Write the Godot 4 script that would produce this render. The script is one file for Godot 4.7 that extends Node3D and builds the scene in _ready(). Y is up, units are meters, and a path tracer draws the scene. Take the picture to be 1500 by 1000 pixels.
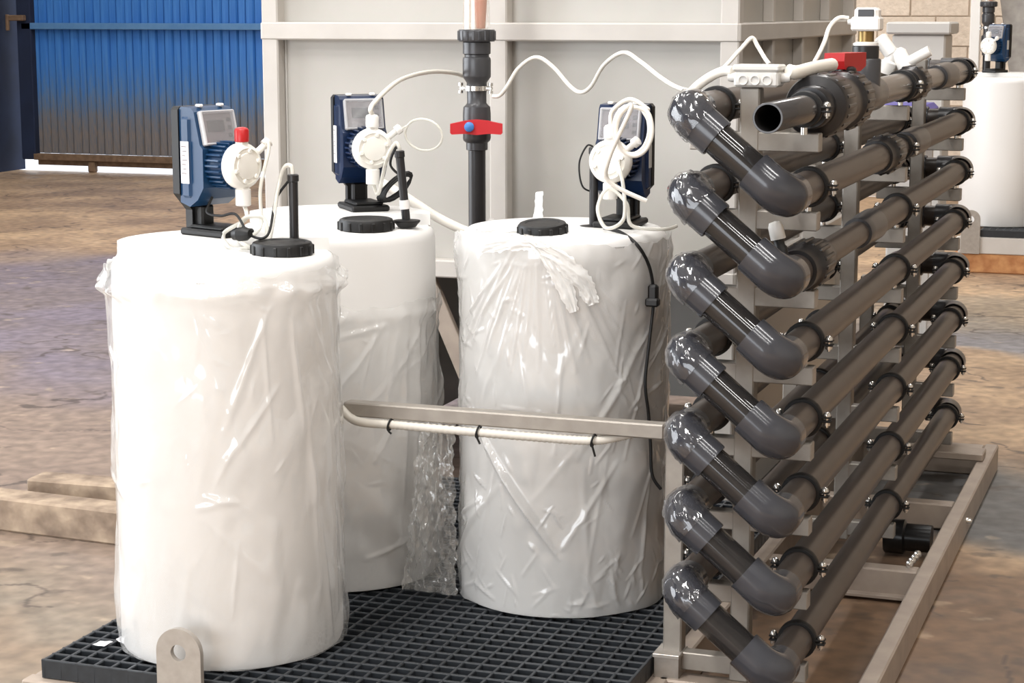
extends Node3D
# Dosing skid in a workshop: wrapped chemical tanks with dosing pumps, a PVC pipe coil on a steel rack.

var M := {}
var taken := {}
var rng := RandomNumberGenerator.new()
const GT := 0.12          # top of the grating
const XR := -0.712        # right column of coil pipes
const XL := -0.893        # left column
const Y0 := 1.218         # height of the top row
const DY := 0.149         # row spacing
const ZC := -3.45         # near elbow corners
const ZF := -6.12         # far elbow corners
const RP := 0.0315        # pipe radius
const RT := 0.0265        # thin pipe radius
const POST_Z := [-3.68, -4.81, -5.95]

# ------------------------------------------------------------------ mesh helpers
func mb() -> SurfaceTool:
	var st := SurfaceTool.new()
	st.begin(Mesh.PRIMITIVE_TRIANGLES)
	return st

func tri(st: SurfaceTool, a: Vector3, b: Vector3, c: Vector3, na: Vector3, nb: Vector3, nc: Vector3) -> void:
	if (b - a).cross(c - a).dot(na + nb + nc) > 0.0:
		var t := b
		b = c
		c = t
		t = nb
		nb = nc
		nc = t
	st.set_normal(na)
	st.add_vertex(a)
	st.set_normal(nb)
	st.add_vertex(b)
	st.set_normal(nc)
	st.add_vertex(c)

func quad(st: SurfaceTool, a: Vector3, b: Vector3, c: Vector3, d: Vector3, n: Vector3) -> void:
	tri(st, a, b, c, n, n, n)
	tri(st, a, c, d, n, n, n)

func box(st: SurfaceTool, c: Vector3, s: Vector3, bev := 0.0, bas := Basis()) -> void:
	var h := s * 0.5
	var e: float = minf(bev, minf(h.x, minf(h.y, h.z)) * 0.9)
	var ax := [Vector3.RIGHT, Vector3.UP, Vector3.BACK]
	for i in 3:
		var j := (i + 1) % 3
		var k := (i + 2) % 3
		for sg in [-1.0, 1.0]:
			var n: Vector3 = ax[i] * sg
			var p: Vector3 = ax[i] * h[i] * sg
			var u: Vector3 = ax[j] * (h[j] - e)
			var v: Vector3 = ax[k] * (h[k] - e)
			quad(st, c + bas * (p - u - v), c + bas * (p + u - v), c + bas * (p + u + v), c + bas * (p - u + v), bas * n)
	if e <= 0.0:
		return
	for i in 3:
		var j := (i + 1) % 3
		var k := (i + 2) % 3
		for sj in [-1.0, 1.0]:
			for sk in [-1.0, 1.0]:
				var w: Vector3 = ax[i] * (h[i] - e)
				var p1: Vector3 = ax[j] * h[j] * sj + ax[k] * (h[k] - e) * sk
				var p2: Vector3 = ax[j] * (h[j] - e) * sj + ax[k] * h[k] * sk
				quad(st, c + bas * (p1 - w), c + bas * (p1 + w), c + bas * (p2 + w), c + bas * (p2 - w), bas * (ax[j] * sj + ax[k] * sk).normalized())
	for sx in [-1.0, 1.0]:
		for sy in [-1.0, 1.0]:
			for sz in [-1.0, 1.0]:
				var n := (bas * Vector3(sx, sy, sz)).normalized()
				tri(st, c + bas * Vector3(h.x * sx, (h.y - e) * sy, (h.z - e) * sz), c + bas * Vector3((h.x - e) * sx, h.y * sy, (h.z - e) * sz), c + bas * Vector3((h.x - e) * sx, (h.y - e) * sy, h.z * sz), n, n, n)

func axis_xf(p: Vector3, dir: Vector3) -> Transform3D:
	var y := dir.normalized()
	var x := y.cross(Vector3.UP)
	if x.length() < 0.01:
		x = y.cross(Vector3.BACK)
	x = x.normalized()
	return Transform3D(Basis(x, y, x.cross(y)), p)

# profile: points (radius, height); edges sharper than ~40 degrees stay sharp
func lathe(st: SurfaceTool, prof: Array, segs: int, xf := Transform3D()) -> void:
	var n := prof.size()
	var seg_n := []
	for i in n - 1:
		var d: Vector2 = prof[i + 1] - prof[i]
		seg_n.append(Vector2(d.y, -d.x).normalized())
	for i in n - 1:
		var a: Vector2 = prof[i]
		var b: Vector2 = prof[i + 1]
		if a.distance_to(b) < 1e-6:
			continue
		var sn: Vector2 = seg_n[i]
		var na := sn
		var nb := sn
		if i > 0 and sn.dot(seg_n[i - 1]) > 0.75:
			na = (sn + seg_n[i - 1]).normalized()
		if i < n - 2 and sn.dot(seg_n[i + 1]) > 0.75:
			nb = (sn + seg_n[i + 1]).normalized()
		for s in segs:
			var t0 := TAU * s / segs
			var t1 := TAU * (s + 1) / segs
			var c0 := cos(t0)
			var s0 := sin(t0)
			var c1 := cos(t1)
			var s1 := sin(t1)
			var p00 := xf * Vector3(a.x * c0, a.y, a.x * s0)
			var p01 := xf * Vector3(a.x * c1, a.y, a.x * s1)
			var p10 := xf * Vector3(b.x * c0, b.y, b.x * s0)
			var p11 := xf * Vector3(b.x * c1, b.y, b.x * s1)
			var n00 := xf.basis * Vector3(na.x * c0, na.y, na.x * s0)
			var n01 := xf.basis * Vector3(na.x * c1, na.y, na.x * s1)
			var n10 := xf.basis * Vector3(nb.x * c0, nb.y, nb.x * s0)
			var n11 := xf.basis * Vector3(nb.x * c1, nb.y, nb.x * s1)
			if a.x > 1e-6:
				tri(st, p00, p01, p10, n00, n01, n10)
			if b.x > 1e-6:
				tri(st, p01, p11, p10, n01, n11, n10)

# radii: one number or one for each point
func tube(st: SurfaceTool, pts: Array, radii, segs := 12, caps := true) -> void:
	var n := pts.size()
	var nrm := Vector3.UP
	var rings := []
	var dirs := []
	for i in n:
		var d: Vector3 = pts[mini(i + 1, n - 1)] - pts[maxi(i - 1, 0)]
		var wide := 2
		while d.length() < 1e-6 and wide < n:
			d = pts[mini(i + wide, n - 1)] - pts[maxi(i - wide, 0)]
			wide += 1
		d = d.normalized()
		dirs.append(d)
		if i == 0:
			nrm = d.cross(Vector3.UP if absf(d.y) < 0.9 else Vector3.RIGHT).normalized()
		else:
			nrm = (nrm - d * nrm.dot(d)).normalized()
		var bn := d.cross(nrm)
		var r: float = radii[i] if radii is Array else radii
		var ring := []
		for s in segs:
			var t := TAU * s / segs
			var o := nrm * cos(t) + bn * sin(t)
			ring.append([pts[i] + o * r, o])
		rings.append(ring)
	for i in n - 1:
		for s in segs:
			var q: int = (s + 1) % segs
			var a: Array = rings[i][s]
			var b: Array = rings[i][q]
			var c: Array = rings[i + 1][s]
			var d: Array = rings[i + 1][q]
			tri(st, a[0], b[0], c[0], a[1], b[1], c[1])
			tri(st, b[0], d[0], c[0], b[1], d[1], c[1])
	if caps:
		for e in [0, n - 1]:
			var nn: Vector3 = -dirs[0] if e == 0 else dirs[n - 1]
			for s in segs:
				tri(st, pts[e], rings[e][s][0], rings[e][(s + 1) % segs][0], nn, nn, nn)

func prism(st: SurfaceTool, poly: PackedVector2Array, depth: float, xf := Transform3D()) -> void:
	var ids := Geometry2D.triangulate_polygon(poly)
	for sg in [-1.0, 1.0]:
		var n: Vector3 = xf.basis * Vector3(0, 0, sg)
		for i in range(0, ids.size(), 3):
			var q := []
			for k in 3:
				var v: Vector2 = poly[ids[i + k]]
				q.append(xf * Vector3(v.x, v.y, sg * depth * 0.5))
			tri(st, q[0], q[1], q[2], n, n, n)
	var area := 0.0
	for i in poly.size():
		area += poly[i].cross(poly[(i + 1) % poly.size()])
	for i in poly.size():
		var a := poly[i]
		var b := poly[(i + 1) % poly.size()]
		var e := (b - a).normalized()
		var o := Vector2(e.y, -e.x) * signf(area)
		quad(st, xf * Vector3(a.x, a.y, -depth * 0.5), xf * Vector3(b.x, b.y, -depth * 0.5), xf * Vector3(b.x, b.y, depth * 0.5), xf * Vector3(a.x, a.y, depth * 0.5), xf.basis * Vector3(o.x, o.y, 0))

func spline(ctrl: Array, per := 10) -> Array:
	var out := []
	var n := ctrl.size()
	for i in n - 1:
		var p0: Vector3 = ctrl[maxi(i - 1, 0)]
		var p1: Vector3 = ctrl[i]
		var p2: Vector3 = ctrl[i + 1]
		var p3: Vector3 = ctrl[mini(i + 2, n - 1)]
		for k in per:
			out.append(p1.cubic_interpolate(p2, p0, p3, float(k) / per))
	out.append(ctrl[n - 1])
	return out

# a smooth surface over a grid of points pts[j][i]
func grid(st: SurfaceTool, pts: Array, closed := false) -> void:
	var nv := pts.size()
	var nu: int = pts[0].size()
	var nor := []
	for j in nv:
		var row := []
		for i in nu:
			var il := (i - 1 + nu) % nu if closed else maxi(i - 1, 0)
			var ir := (i + 1) % nu if closed else mini(i + 1, nu - 1)
			var du: Vector3 = pts[j][ir] - pts[j][il]
			var dv: Vector3 = pts[mini(j + 1, nv - 1)][i] - pts[maxi(j - 1, 0)][i]
			row.append(dv.cross(du).normalized())
		nor.append(row)
	for j in nv - 1:
		for i in (nu if closed else nu - 1):
			var q := (i + 1) % nu
			tri(st, pts[j][i], pts[j][q], pts[j + 1][i], nor[j][i], nor[j][q], nor[j + 1][i])
			tri(st, pts[j][q], pts[j + 1][q], pts[j + 1][i], nor[j][q], nor[j + 1][q], nor[j + 1][i])

# ------------------------------------------------------------------ scene tree helpers
func numbered(called: String) -> String:
	if not taken.has(called):
		taken[called] = 0
		return called
	taken[called] += 1
	return "%s_%03d" % [called, taken[called]]

func tag(o: Node3D, label: String, category: String, group := "") -> Node3D:
	o.set_meta("label", label)
	o.set_meta("category", category)
	if group:
		o.set_meta("group", group)
	return o

func thing(called: String, label: String, category: String, at := Vector3.ZERO, turn := 0.0, group := "") -> Node3D:
	var o := Node3D.new()
	o.name = numbered(called)
	add_child(o)
	o.position = at
	o.rotation.y = turn
	return tag(o, label, category, group)

func inst(called: String, mesh: Mesh, m: Material, parent: Node, at := Transform3D()) -> MeshInstance3D:
	var o := MeshInstance3D.new()
	o.name = numbered(called) if parent == self else called
	o.mesh = mesh
	o.material_override = m
	o.transform = at
	parent.add_child(o, true)
	return o

func part(called: String, st: SurfaceTool, m: Material, parent: Node) -> MeshInstance3D:
	return inst(called, st.commit(), m, parent)

func solo(called: String, st: SurfaceTool, m: Material, label: String, category: String, group := "") -> MeshInstance3D:
	var o := part(called, st, m, self)
	tag(o, label, category, group)
	return o

func structure(called: String, st: SurfaceTool, m: Material) -> MeshInstance3D:
	var o := part(called, st, m, self)
	o.set_meta("kind", "structure")
	return o

# ------------------------------------------------------------------ materials
func noise(freq: float, seed_: int, oct := 4, type := FastNoiseLite.TYPE_SIMPLEX_SMOOTH) -> FastNoiseLite:
	var n := FastNoiseLite.new()
	n.noise_type = type
	n.seed = seed_
	n.frequency = freq
	n.fractal_octaves = oct
	return n

func noise_tex(freq: float, seed_: int, ramp: Array, size := 512, normal := false, strength := 4.0) -> NoiseTexture2D:
	var t := NoiseTexture2D.new()
	t.width = size
	t.height = size
	t.seamless = true
	t.noise = noise(freq, seed_)
	if normal:
		t.as_normal_map = true
		t.bump_strength = strength
	elif ramp.size() > 0:
		var g := Gradient.new()
		var offs := PackedFloat32Array()
		var cols := PackedColorArray()
		for i in ramp.size():
			offs.append(float(i) / (ramp.size() - 1))
			cols.append(ramp[i])
		g.offsets = offs
		g.colors = cols
		t.color_ramp = g
	return t

func mat(c: Color, rough := 0.6, metal := 0.0) -> StandardMaterial3D:
	var m := StandardMaterial3D.new()
	m.albedo_color = c
	m.roughness = rough
	m.metallic = metal
	return m

# colour varied by noise between a and b
func mottled(a: Color, b: Color, freq: float, seed_: int, scale: float, rough := 0.6, metal := 0.0, bump := 0.0) -> StandardMaterial3D:
	var m := mat(Color.WHITE, rough, metal)
	m.albedo_texture = noise_tex(freq, seed_, [a, a.lerp(b, 0.5), b])
	m.uv1_triplanar = true
	m.uv1_world_triplanar = true
	m.uv1_scale = Vector3.ONE * scale
	if bump > 0.0:
		m.normal_enabled = true
		m.normal_texture = noise_tex(freq * 2.0, seed_ + 7, [], 512, true, 6.0)
		m.normal_scale = bump
	return m

func film_mat(alpha: float, tint := Color(0.94, 0.93, 0.91), rough := 0.13) -> StandardMaterial3D:
	var m := mat(Color(tint.r, tint.g, tint.b, alpha), rough)
	m.transparency = BaseMaterial3D.TRANSPARENCY_ALPHA
	m.metallic_specular = 0.75
	m.cull_mode = BaseMaterial3D.CULL_DISABLED
	return m

func make_materials() -> void:
	M.tank = mat(Color(0.915, 0.91, 0.9), 0.42)
	M.film = film_mat(0.3, Color(0.9, 0.895, 0.885), 0.07)
	M.film_heavy = film_mat(0.5, Color(0.87, 0.865, 0.855), 0.045)
	M.film_knot = film_mat(0.72, Color(0.97, 0.97, 0.96), 0.16)
	M.film_clear = film_mat(0.4, Color(0.27, 0.27, 0.29), 0.05)
	M.film_loose = film_mat(0.3, Color(0.82, 0.81, 0.79), 0.06)
	M.black = mat(Color(0.032, 0.03, 0.03), 0.5)
	M.black_gloss = mat(Color(0.07, 0.068, 0.07), 0.28)
	M.rubber = mat(Color(0.06, 0.058, 0.06), 0.6)
	M.blue_pump = mat(Color(0.08, 0.225, 0.365), 0.35)
	M.navy_pump = mat(Color(0.055, 0.135, 0.26), 0.28)
	M.white_plastic = mat(Color(0.93, 0.92, 0.9), 0.35)
	M.box_plastic = mat(Color(0.84, 0.83, 0.81), 0.4)
	M.head = mat(Color(0.95, 0.94, 0.91), 0.25)
	M.red = mat(Color(0.7, 0.1, 0.11), 0.35)
	M.handle_red = mat(Color(0.8, 0.17, 0.2), 0.38)
	M.valve_blue = mat(Color(0.3, 0.52, 0.8), 0.4)
	M.tube_clear = film_mat(0.6, Color(0.93, 0.92, 0.88), 0.15)
	M.cover = film_mat(0.16, Color(0.86, 0.87, 0.89), 0.06)
	M.cover_frame = film_mat(0.62, Color(0.86, 0.86, 0.87), 0.1)
	M.display = mat(Color(0.46, 0.42, 0.43), 0.4)
	M.screen = mat(Color(0.13, 0.12, 0.125), 0.3)
	M.label = mat(Color(0.93, 0.92, 0.91), 0.5)
	M.cable_white = mat(Color(0.92, 0.9, 0.86), 0.4)
	M.conduit = mat(Color(0.85, 0.83, 0.79), 0.5)
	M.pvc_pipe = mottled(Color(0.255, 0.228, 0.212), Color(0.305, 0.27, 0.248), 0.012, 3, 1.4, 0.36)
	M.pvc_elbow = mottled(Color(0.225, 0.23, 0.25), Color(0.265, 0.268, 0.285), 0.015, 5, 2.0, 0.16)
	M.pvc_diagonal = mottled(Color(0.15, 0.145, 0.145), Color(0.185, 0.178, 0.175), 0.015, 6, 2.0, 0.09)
	M.pvc_new = mat(Color(0.25, 0.245, 0.248), 0.22)
	M.pvc_fit = mat(Color(0.245, 0.245, 0.255), 0.3)
	M.pvc_dark = mat(Color(0.135, 0.13, 0.135), 0.34)
	M.steel = mottled(Color(0.56, 0.535, 0.505), Color(0.63, 0.605, 0.57), 0.02, 11, 1.6, 0.42, 0.35)
	M.steel_base = mottled(Color(0.6, 0.545, 0.5), Color(0.68, 0.625, 0.57), 0.014, 12, 1.3, 0.5, 0.2)
	M.plate = mottled(Color(0.66, 0.63, 0.6), Color(0.72, 0.7, 0.67), 0.03, 13, 2.0, 0.36, 0.45)
	M.chrome = mat(Color(0.86, 0.85, 0.83), 0.18, 0.9)
	M.brass = mat(Color(0.6, 0.5, 0.32), 0.32, 0.8)
	M.container_frame = mottled(Color(0.745, 0.725, 0.7), Color(0.79, 0.77, 0.745), 0.01, 14, 0.9, 0.5, 0.05)
	M.container_panel = mottled(Color(0.675, 0.662, 0.635), Color(0.73, 0.716, 0.69), 0.006, 15, 0.6, 0.4, 0.1)
	M.grating = mottled(Color(0.125, 0.14, 0.155), Color(0.175, 0.19, 0.21), 0.03, 16, 2.0, 0.45)
	M.paper = mat(Color(0.92, 0.92, 0.93), 0.7)
	M.timber = mottled(Color(0.44, 0.375, 0.32), Color(0.76, 0.68, 0.585), 0.014, 17, 1.1, 0.85, 0.0, 0.25)
	M.timber_new = mottled(Color(0.62, 0.4, 0.24), Color(0.8, 0.6, 0.4), 0.02, 18, 1.2, 0.8)
	M.block = []
	for i in 4:
		var v := 0.018 * i
		M.block.append(mottled(Color(0.75 + v, 0.69 + v, 0.62 + v), Color(0.83 + v, 0.77 + v, 0.7 + v), 0.03, 20 + i, 1.1, 0.9, 0.0, 0.3))
	M.mortar = mat(Color(0.74, 0.68, 0.61), 0.95)
	M.wall = mottled(Color(0.7, 0.67, 0.62), Color(0.76, 0.73, 0.69), 0.01, 30, 0.4, 0.9)
	M.ceiling = mat(Color(0.7, 0.7, 0.68), 0.9)
	M.blue_wall = mottled(Color(0.06, 0.1, 0.19), Color(0.085, 0.14, 0.25), 0.01, 31, 0.5, 0.9)
	M.girt = mottled(Color(0.3, 0.47, 0.65), Color(0.36, 0.52, 0.68), 0.02, 32, 0.7, 0.5)
	M.rusty = mottled(Color(0.36, 0.28, 0.21), Color(0.5, 0.4, 0.31), 0.03, 33, 0.9, 0.8)
	M.outside = mat(Color(0.85, 0.85, 0.85), 0.9)
	M.grey_box = mat(Color(0.76, 0.75, 0.73), 0.5)
	M.purple = mat(Color(0.33, 0.3, 0.6), 0.5)
	M.grey_paint = mottled(Color(0.56, 0.54, 0.52), Color(0.68, 0.66, 0.63), 0.02, 35, 1.0, 0.6)
	M.orange = mat(Color(0.72, 0.27, 0.07), 0.3)
	M.lamp = mat(Color.WHITE)
	M.lamp.emission_enabled = true
	M.lamp.emission = Color(1.0, 0.985, 0.965)
	M.lamp.emission_energy_multiplier = 3.0
	var gl := mat(Color(0.93, 0.88, 0.8, 0.2), 0.04)
	gl.transparency = BaseMaterial3D.TRANSPARENCY_ALPHA
	gl.metallic_specular = 0.7
	M.acrylic = gl
	M.floor = mat(Color.WHITE, 0.62)
	M.floor.albedo_texture = floor_texture()
	M.floor.roughness = 0.55
	M.floor.normal_enabled = true
	M.floor.normal_texture = noise_tex(0.03, 40, [], 512, true, 5.0)
	M.floor.normal_scale = 0.25
	M.plank = []
	for i in 3:
		M.plank.append(plank_material(50 + i))

# painted sheet, worn to rust and caked with dry mud at the foot (uv: x across, y down)
func plank_material(seed_: int) -> StandardMaterial3D:
	var w := 64
	var h := 512
	var im := Image.create(w, h, false, Image.FORMAT_RGB8)
	var n1 := noise(0.02, seed_, 5)
	var n2 := noise(0.09, seed_ + 9, 3)
	for y in h:
		for x in w:
			var v := float(y) / h          # 0 at the top (3 m) .. 1 at the foot
			var a := n1.get_noise_2d(x * 1.2, y * 0.35)
			var b := n2.get_noise_2d(x * 2.0, y * 0.5)
			var paint := Color(0.19, 0.42, 0.71).lerp(Color(0.26, 0.49, 0.76), clampf(0.5 + a * 0.9, 0, 1))
			var mud := Color(0.4, 0.385, 0.38).lerp(Color(0.52, 0.44, 0.37), clampf(0.5 + b, 0, 1))
			# patchy edge of the mud, from about 0.75 m down
			var m := smoothstep(0.74, 0.95, v + a * 0.03 + b * 0.05)
			var film := smoothstep(0.72, 0.86, v + b * 0.08 + a * 0.06) * 0.35
			im.set_pixel(x, y, paint.lerp(mud, maxf(m * 0.9, film)))
	var m := mat(Color.WHITE, 0.5)
	m.albedo_texture = ImageTexture.create_from_image(im)
	return m

# stains, dust and worn paint of the workshop floor, 13 m x 13 m from (-10, -15)
func floor_texture() -> ImageTexture:
	var s := 1500
	var im := Image.create(s, s, false, Image.FORMAT_RGB8)
	var nw := noise(0.35, 60, 3)
	var nb := noise(1.1, 61, 4)
	var nf := noise(14.0, 62, 4)
	var ns := noise(4.5, 63, 5)
	var nk := noise(0.9, 64, 4)
	var tan_ := Color(0.71, 0.6, 0.48)
	var brown := Color(0.57, 0.475, 0.385)
	var grey := Color(0.5, 0.475, 0.43)
	var purple := Color(0.43, 0.395, 0.42)
	var redb := Color(0.48, 0.42, 0.385)
	var slate := Color(0.36, 0.365, 0.37)
	for j in s:
		var z := -15.0 + 13.0 * j / s
		for i in s:
			var x := -10.0 + 13.0 * i / s
			var a := nw.get_noise_2d(x, z)
			var b := nb.get_noise_2d(x, z)
			var f := nf.get_noise_2d(x, z)
			var c := tan_.lerp(brown, clampf(0.5 + b * 1.1, 0, 1))
			# worn grey strip, old violet paint and red-brown dust on the left
			var l := smoothstep(-1.2, -2.4, x)
			var zz := z + a * 1.4 + x * 0.08
			var wp := smoothstep(-10.9, -9.7, zz) * (1.0 - smoothstep(-6.6, -5.6, zz))
			c = c.lerp(purple.lerp(Color(0.45, 0.42, 0.48), clampf(0.4 + b * 1.5, 0, 1)), wp * l * 0.85)
			var wr := smoothstep(-6.7, -5.9, zz) * (1.0 - smoothstep(-4.9, -4.3, zz))
			c = c.lerp(redb, wr * l * 0.8)
			var wg := smoothstep(-5.1, -4.5, zz)
			c = c.lerp(grey.lerp(Color(0.5, 0.43, 0.36), clampf(0.45 + b, 0, 1)), wg * l * 0.9)
			# right side: bluish worn paint and a damp slate patch
			var r := smoothstep(-1.9, -1.2, x)
			var zr := z + a * 0.5 + b * 0.25
			var pb := smoothstep(-9.2, -8.95, zr) * (1.0 - smoothstep(-8.6, -8.35, zr))
			c = c.lerp(Color(0.45, 0.46, 0.5), pb * r * 0.8)
			var pg := smoothstep(-9.9, -9.5, zr) * (1.0 - smoothstep(-9.0, -8.8, zr))
			c = c.lerp(Color(0.58, 0.53, 0.46), pg * r * 0.7)
			var pd := smoothstep(-6.1, -5.85, zr) * (1.0 - smoothstep(-5.3, -5.05, zr))
			c = c.lerp(slate, pd * r * 0.9)
			var pn := smoothstep(-5.1, -4.8, zr)
			c = c.lerp(Color(0.44, 0.335, 0.25).lerp(Color(0.36, 0.29, 0.235), clampf(0.5 + b, 0, 1)), pn * r * 0.8)
			# scuffs and grit
			var sc := ns.get_noise_2d(x * 0.9, z * 1.3)
			if sc > 0.42:
				c = c.lerp(Color(0.3, 0.26, 0.23), minf((sc - 0.42) * 4.0, 0.5))
			elif sc < -0.45:
				c = c.lerp(Color(0.74, 0.66, 0.56), minf((-0.45 - sc) * 4.0, 0.45))
			var cr := absf(nk.get_noise_2d(x * 0.8, z * 1.1))
			if cr < 0.012 and b > -0.1:
				c = c.lerp(Color(0.24, 0.2, 0.18), 0.55)
			var k := 1.0 + f * 0.2
			im.set_pixel(i, j, Color(c.r * k, c.g * k, c.b * k))
	return ImageTexture.create_from_image(im)

# ------------------------------------------------------------------ setting
func make_room() -> void:
	# floor with uv over the texture's 13 m square
	var st := mb()
	var c := [Vector3(-9.95, 0, -14.9), Vector3(7, 0, -14.9), Vector3(7, 0, 7), Vector3(-9.95, 0, 7)]
	for k in [0, 1, 2, 0, 2, 3]:
		var p: Vector3 = c[k]
		st.set_normal(Vector3.UP)
		st.set_tangent(Plane(1, 0, 0, 1))
		st.set_uv(Vector2((p.x + 10.0) / 13.0, (p.z + 15.0) / 13.0))
		st.add_vertex(p)
	var fl := structure("floor", st, M.floor)
	fl.set_meta("label", "bare concrete workshop floor stained brown, violet and grey")
	st = mb()
	box(st, Vector3(-1.5, -0.13, -4), Vector3(60, 0.2, 60))
	structure("ground_outside", st, M.outside)

	st = mb()
	box(st, Vector3(-1.5, 7.1, -3.95), Vector3(17.3, 0.2, 22.3))
	structure("ceiling", st, M.ceiling)
	st = mb()
	box(st, Vector3(7.1, 3.5, -3.95), Vector3(0.2, 7, 22.3))
	structure("wall_right", st, M.wall)
	st = mb()
	# wall behind the camera with its own open doorway
	box(st, Vector3(-9.1, 3.5, 7.1), Vector3(2.1, 7, 0.2))
	box(st, Vector3(3.1, 3.5, 7.1), Vector3(8.1, 7, 0.2))
	box(st, Vector3(-4.5, 5.75, 7.1), Vector3(7.1, 2.5, 0.2))
	structure("wall_front", st, M.wall)
	# left wall of blue sheeting with a wide open doorway
	st = mb()
	box(st, Vector3(-10.05, 3.5, -10.75), Vector3(0.2, 7, 8.5))
	box(st, Vector3(-10.05, 3.5, 4.25), Vector3(0.2, 7, 5.5))
	box(st, Vector3(-10.05, 6.0, -2.5), Vector3(0.2, 2, 8.0))
	structure("wall_left", st, M.blue_wall)
	# back wall: concrete blocks right of the gate, sheeting above it
	st = mb()
	box(st, Vector3(0.4, 3.5, -15.02), Vector3(13.2, 7, 0.2))
	box(st, Vector3(-8.1, 5.0, -15.02), Vector3(3.8, 4, 0.2))
	var wb := structure("wall_back", st, M.mortar)
	var bw := 0.43
	var bh := 0.22
	st = mb()
	box(st, Vector3.ZERO, Vector3(bw - 0.009, bh - 0.009, 0.06), 0.004)
	var bmesh := st.commit()
	for row in 14:
		for col in 16:
			var x: float = -4.95 + col * bw + (bw * 0.44 if row % 2 == 0 else 0.0)
			var y: float = 1.351 + bh * 0.5 + (row - 5) * bh
			inst("block", bmesh, M.block[(row * 5 + col * 3) % 4], wb, Transform3D(Basis(), Vector3(x, y, -14.938 + 0.003 * ((row * 7 + col) % 3))))

	# sliding gate of narrow upright sheets
	var gate := Node3D.new()
	gate.name = "door_1"
	gate.set_meta("kind", "structure")
	gate.set_meta("label", "blue sheet metal gate with rusty mud-caked foot and a daylight gap below")
	add_child(gate)
	gate.position = Vector3(-9.9, 0, -14.9)
	var pm := plank_mesh(0.0765, 3.0)
	var k := 0
	var x := 0.18
	while x < 3.72:
		inst("plank", pm, M.plank[k % 3], gate, Transform3D(Basis(), Vector3(x, 0.155, (k % 2) * 0.012)))
		x += 0.0775
		k += 1
	st = mb()
	box(st, Vector3(1.85, 1.26, 0.045), Vector3(3.55, 0.055, 0.05), 0.004)
	part("girt", st, M.girt, gate)
	st = mb()
	box(st, Vector3(1.95, 0.125, 0.03), Vector3(3.6, 0.055, 0.09), 0.005)
	box(st, Vector3(1.95, 0.075, -0.01), Vector3(3.6, 0.05, 0.03), 0.003)
	part("bottom_rail", st, M.rusty, gate)
	st = mb()
	box(st, Vector3(0.72, 0.05, 0.03), Vector3(0.07, 0.1, 0.06), 0.01)
	part("roller_foot", st, M.rusty, gate)
	st = mb()
	box(st, Vector3(0.1, 1.65, 0.03), Vector3(0.14, 3.1, 0.08), 0.006)
	part("edge_post", st, M.blue_wall, gate)
	st = mb()
	box(st, Vector3(0.06, 1.33, 0.11), Vector3(0.16, 0.05, 0.06), 0.008)
	box(st, Vector3(-0.02, 1.29, 0.13), Vector3(0.03, 0.14, 0.03), 0.006)
	part("latch", st, M.rusty, gate)

func plank_mesh(w: float, h: float) -> Mesh:
	# shallow tray section: flat face with turned-back edges
	var st := mb()
	var prof := [Vector2(-w * 0.5, -0.04), Vector2(-w * 0.5, -0.003), Vector2(-w * 0.5 + 0.003, 0.0), Vector2(w * 0.5 - 0.016, 0.0), Vector2(w * 0.5 - 0.011, -0.012), Vector2(w * 0.5, -0.04)]
	for i in prof.size() - 1:
		var a: Vector2 = prof[i]
		var b: Vector2 = prof[i + 1]
		var d := (b - a).normalized()
		var n := Vector3(-d.y, 0, d.x)
		var ua := (a.x + w * 0.5) / w
		var ub := (b.x + w * 0.5) / w
		var vs := [[a, 0.0, ua], [b, h, ub], [b, 0.0, ub], [a, 0.0, ua], [a, h, ua], [b, h, ub]]
		for v in vs:
			st.set_normal(n)
			st.set_uv(Vector2(v[2], 1.0 - v[1] / h))
			st.add_vertex(Vector3(v[0].x, v[1], v[0].y))
	return st.commit()

func make_lamps() -> void:
	var spots := [[Vector3(-2.3, 6.3, -0.9), 26.0]]
	for x in [-7.5, -4.2, -0.9]:
		for z in [-11.5, -7.4, -3.6, 2.6]:
			spots.append([Vector3(x, 6.3, z), 13.0 if z < -10.0 else 8.0])
	# a row turned crosswise over the aisle right of the rack
	for z in [-2.6, 0.2, 3.0]:
		spots.append([Vector3(2.6, 6.3, z), 12.0, PI * 0.5])
	for i in spots.size():
		var at: Vector3 = spots[i][0]
		var turn: float = spots[i][2] if spots[i].size() > 2 else 0.0
		var t := thing("ceiling_lamp", "long white ceiling lamp hanging high above the workshop floor", "lamp", at, turn, "ceiling lamps")
		var st := mb()
		box(st, Vector3(0, 0.05, 0), Vector3(0.46, 0.08, 1.9), 0.01)
		part("housing", st, M.white_plastic, t)
		st = mb()
		box(st, Vector3(0, 0.005, 0), Vector3(0.4, 0.01, 1.8))
		part("diffuser", st, M.lamp, t)
		st = mb()
		for z in [-0.7, 0.7]:
			tube(st, [Vector3(0, 0.09, z), Vector3(0, 0.7, z)], 0.006, 6)
		part("hanger", st, M.chrome, t)
		var l := AreaLight3D.new()
		l.name = "lamp_light"
		l.area_size = Vector2(0.4, 1.8)
		l.light_color = Color(1.0, 0.99, 0.98)
		l.light_energy = spots[i][1]
		l.shadow_enabled = true
		l.area_range = 40.0
		l.area_attenuation = 2.0
		t.add_child(l)
		l.position = Vector3(0, -0.02, 0)
		l.rotation_degrees = Vector3(-90, 0, 0)

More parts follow.
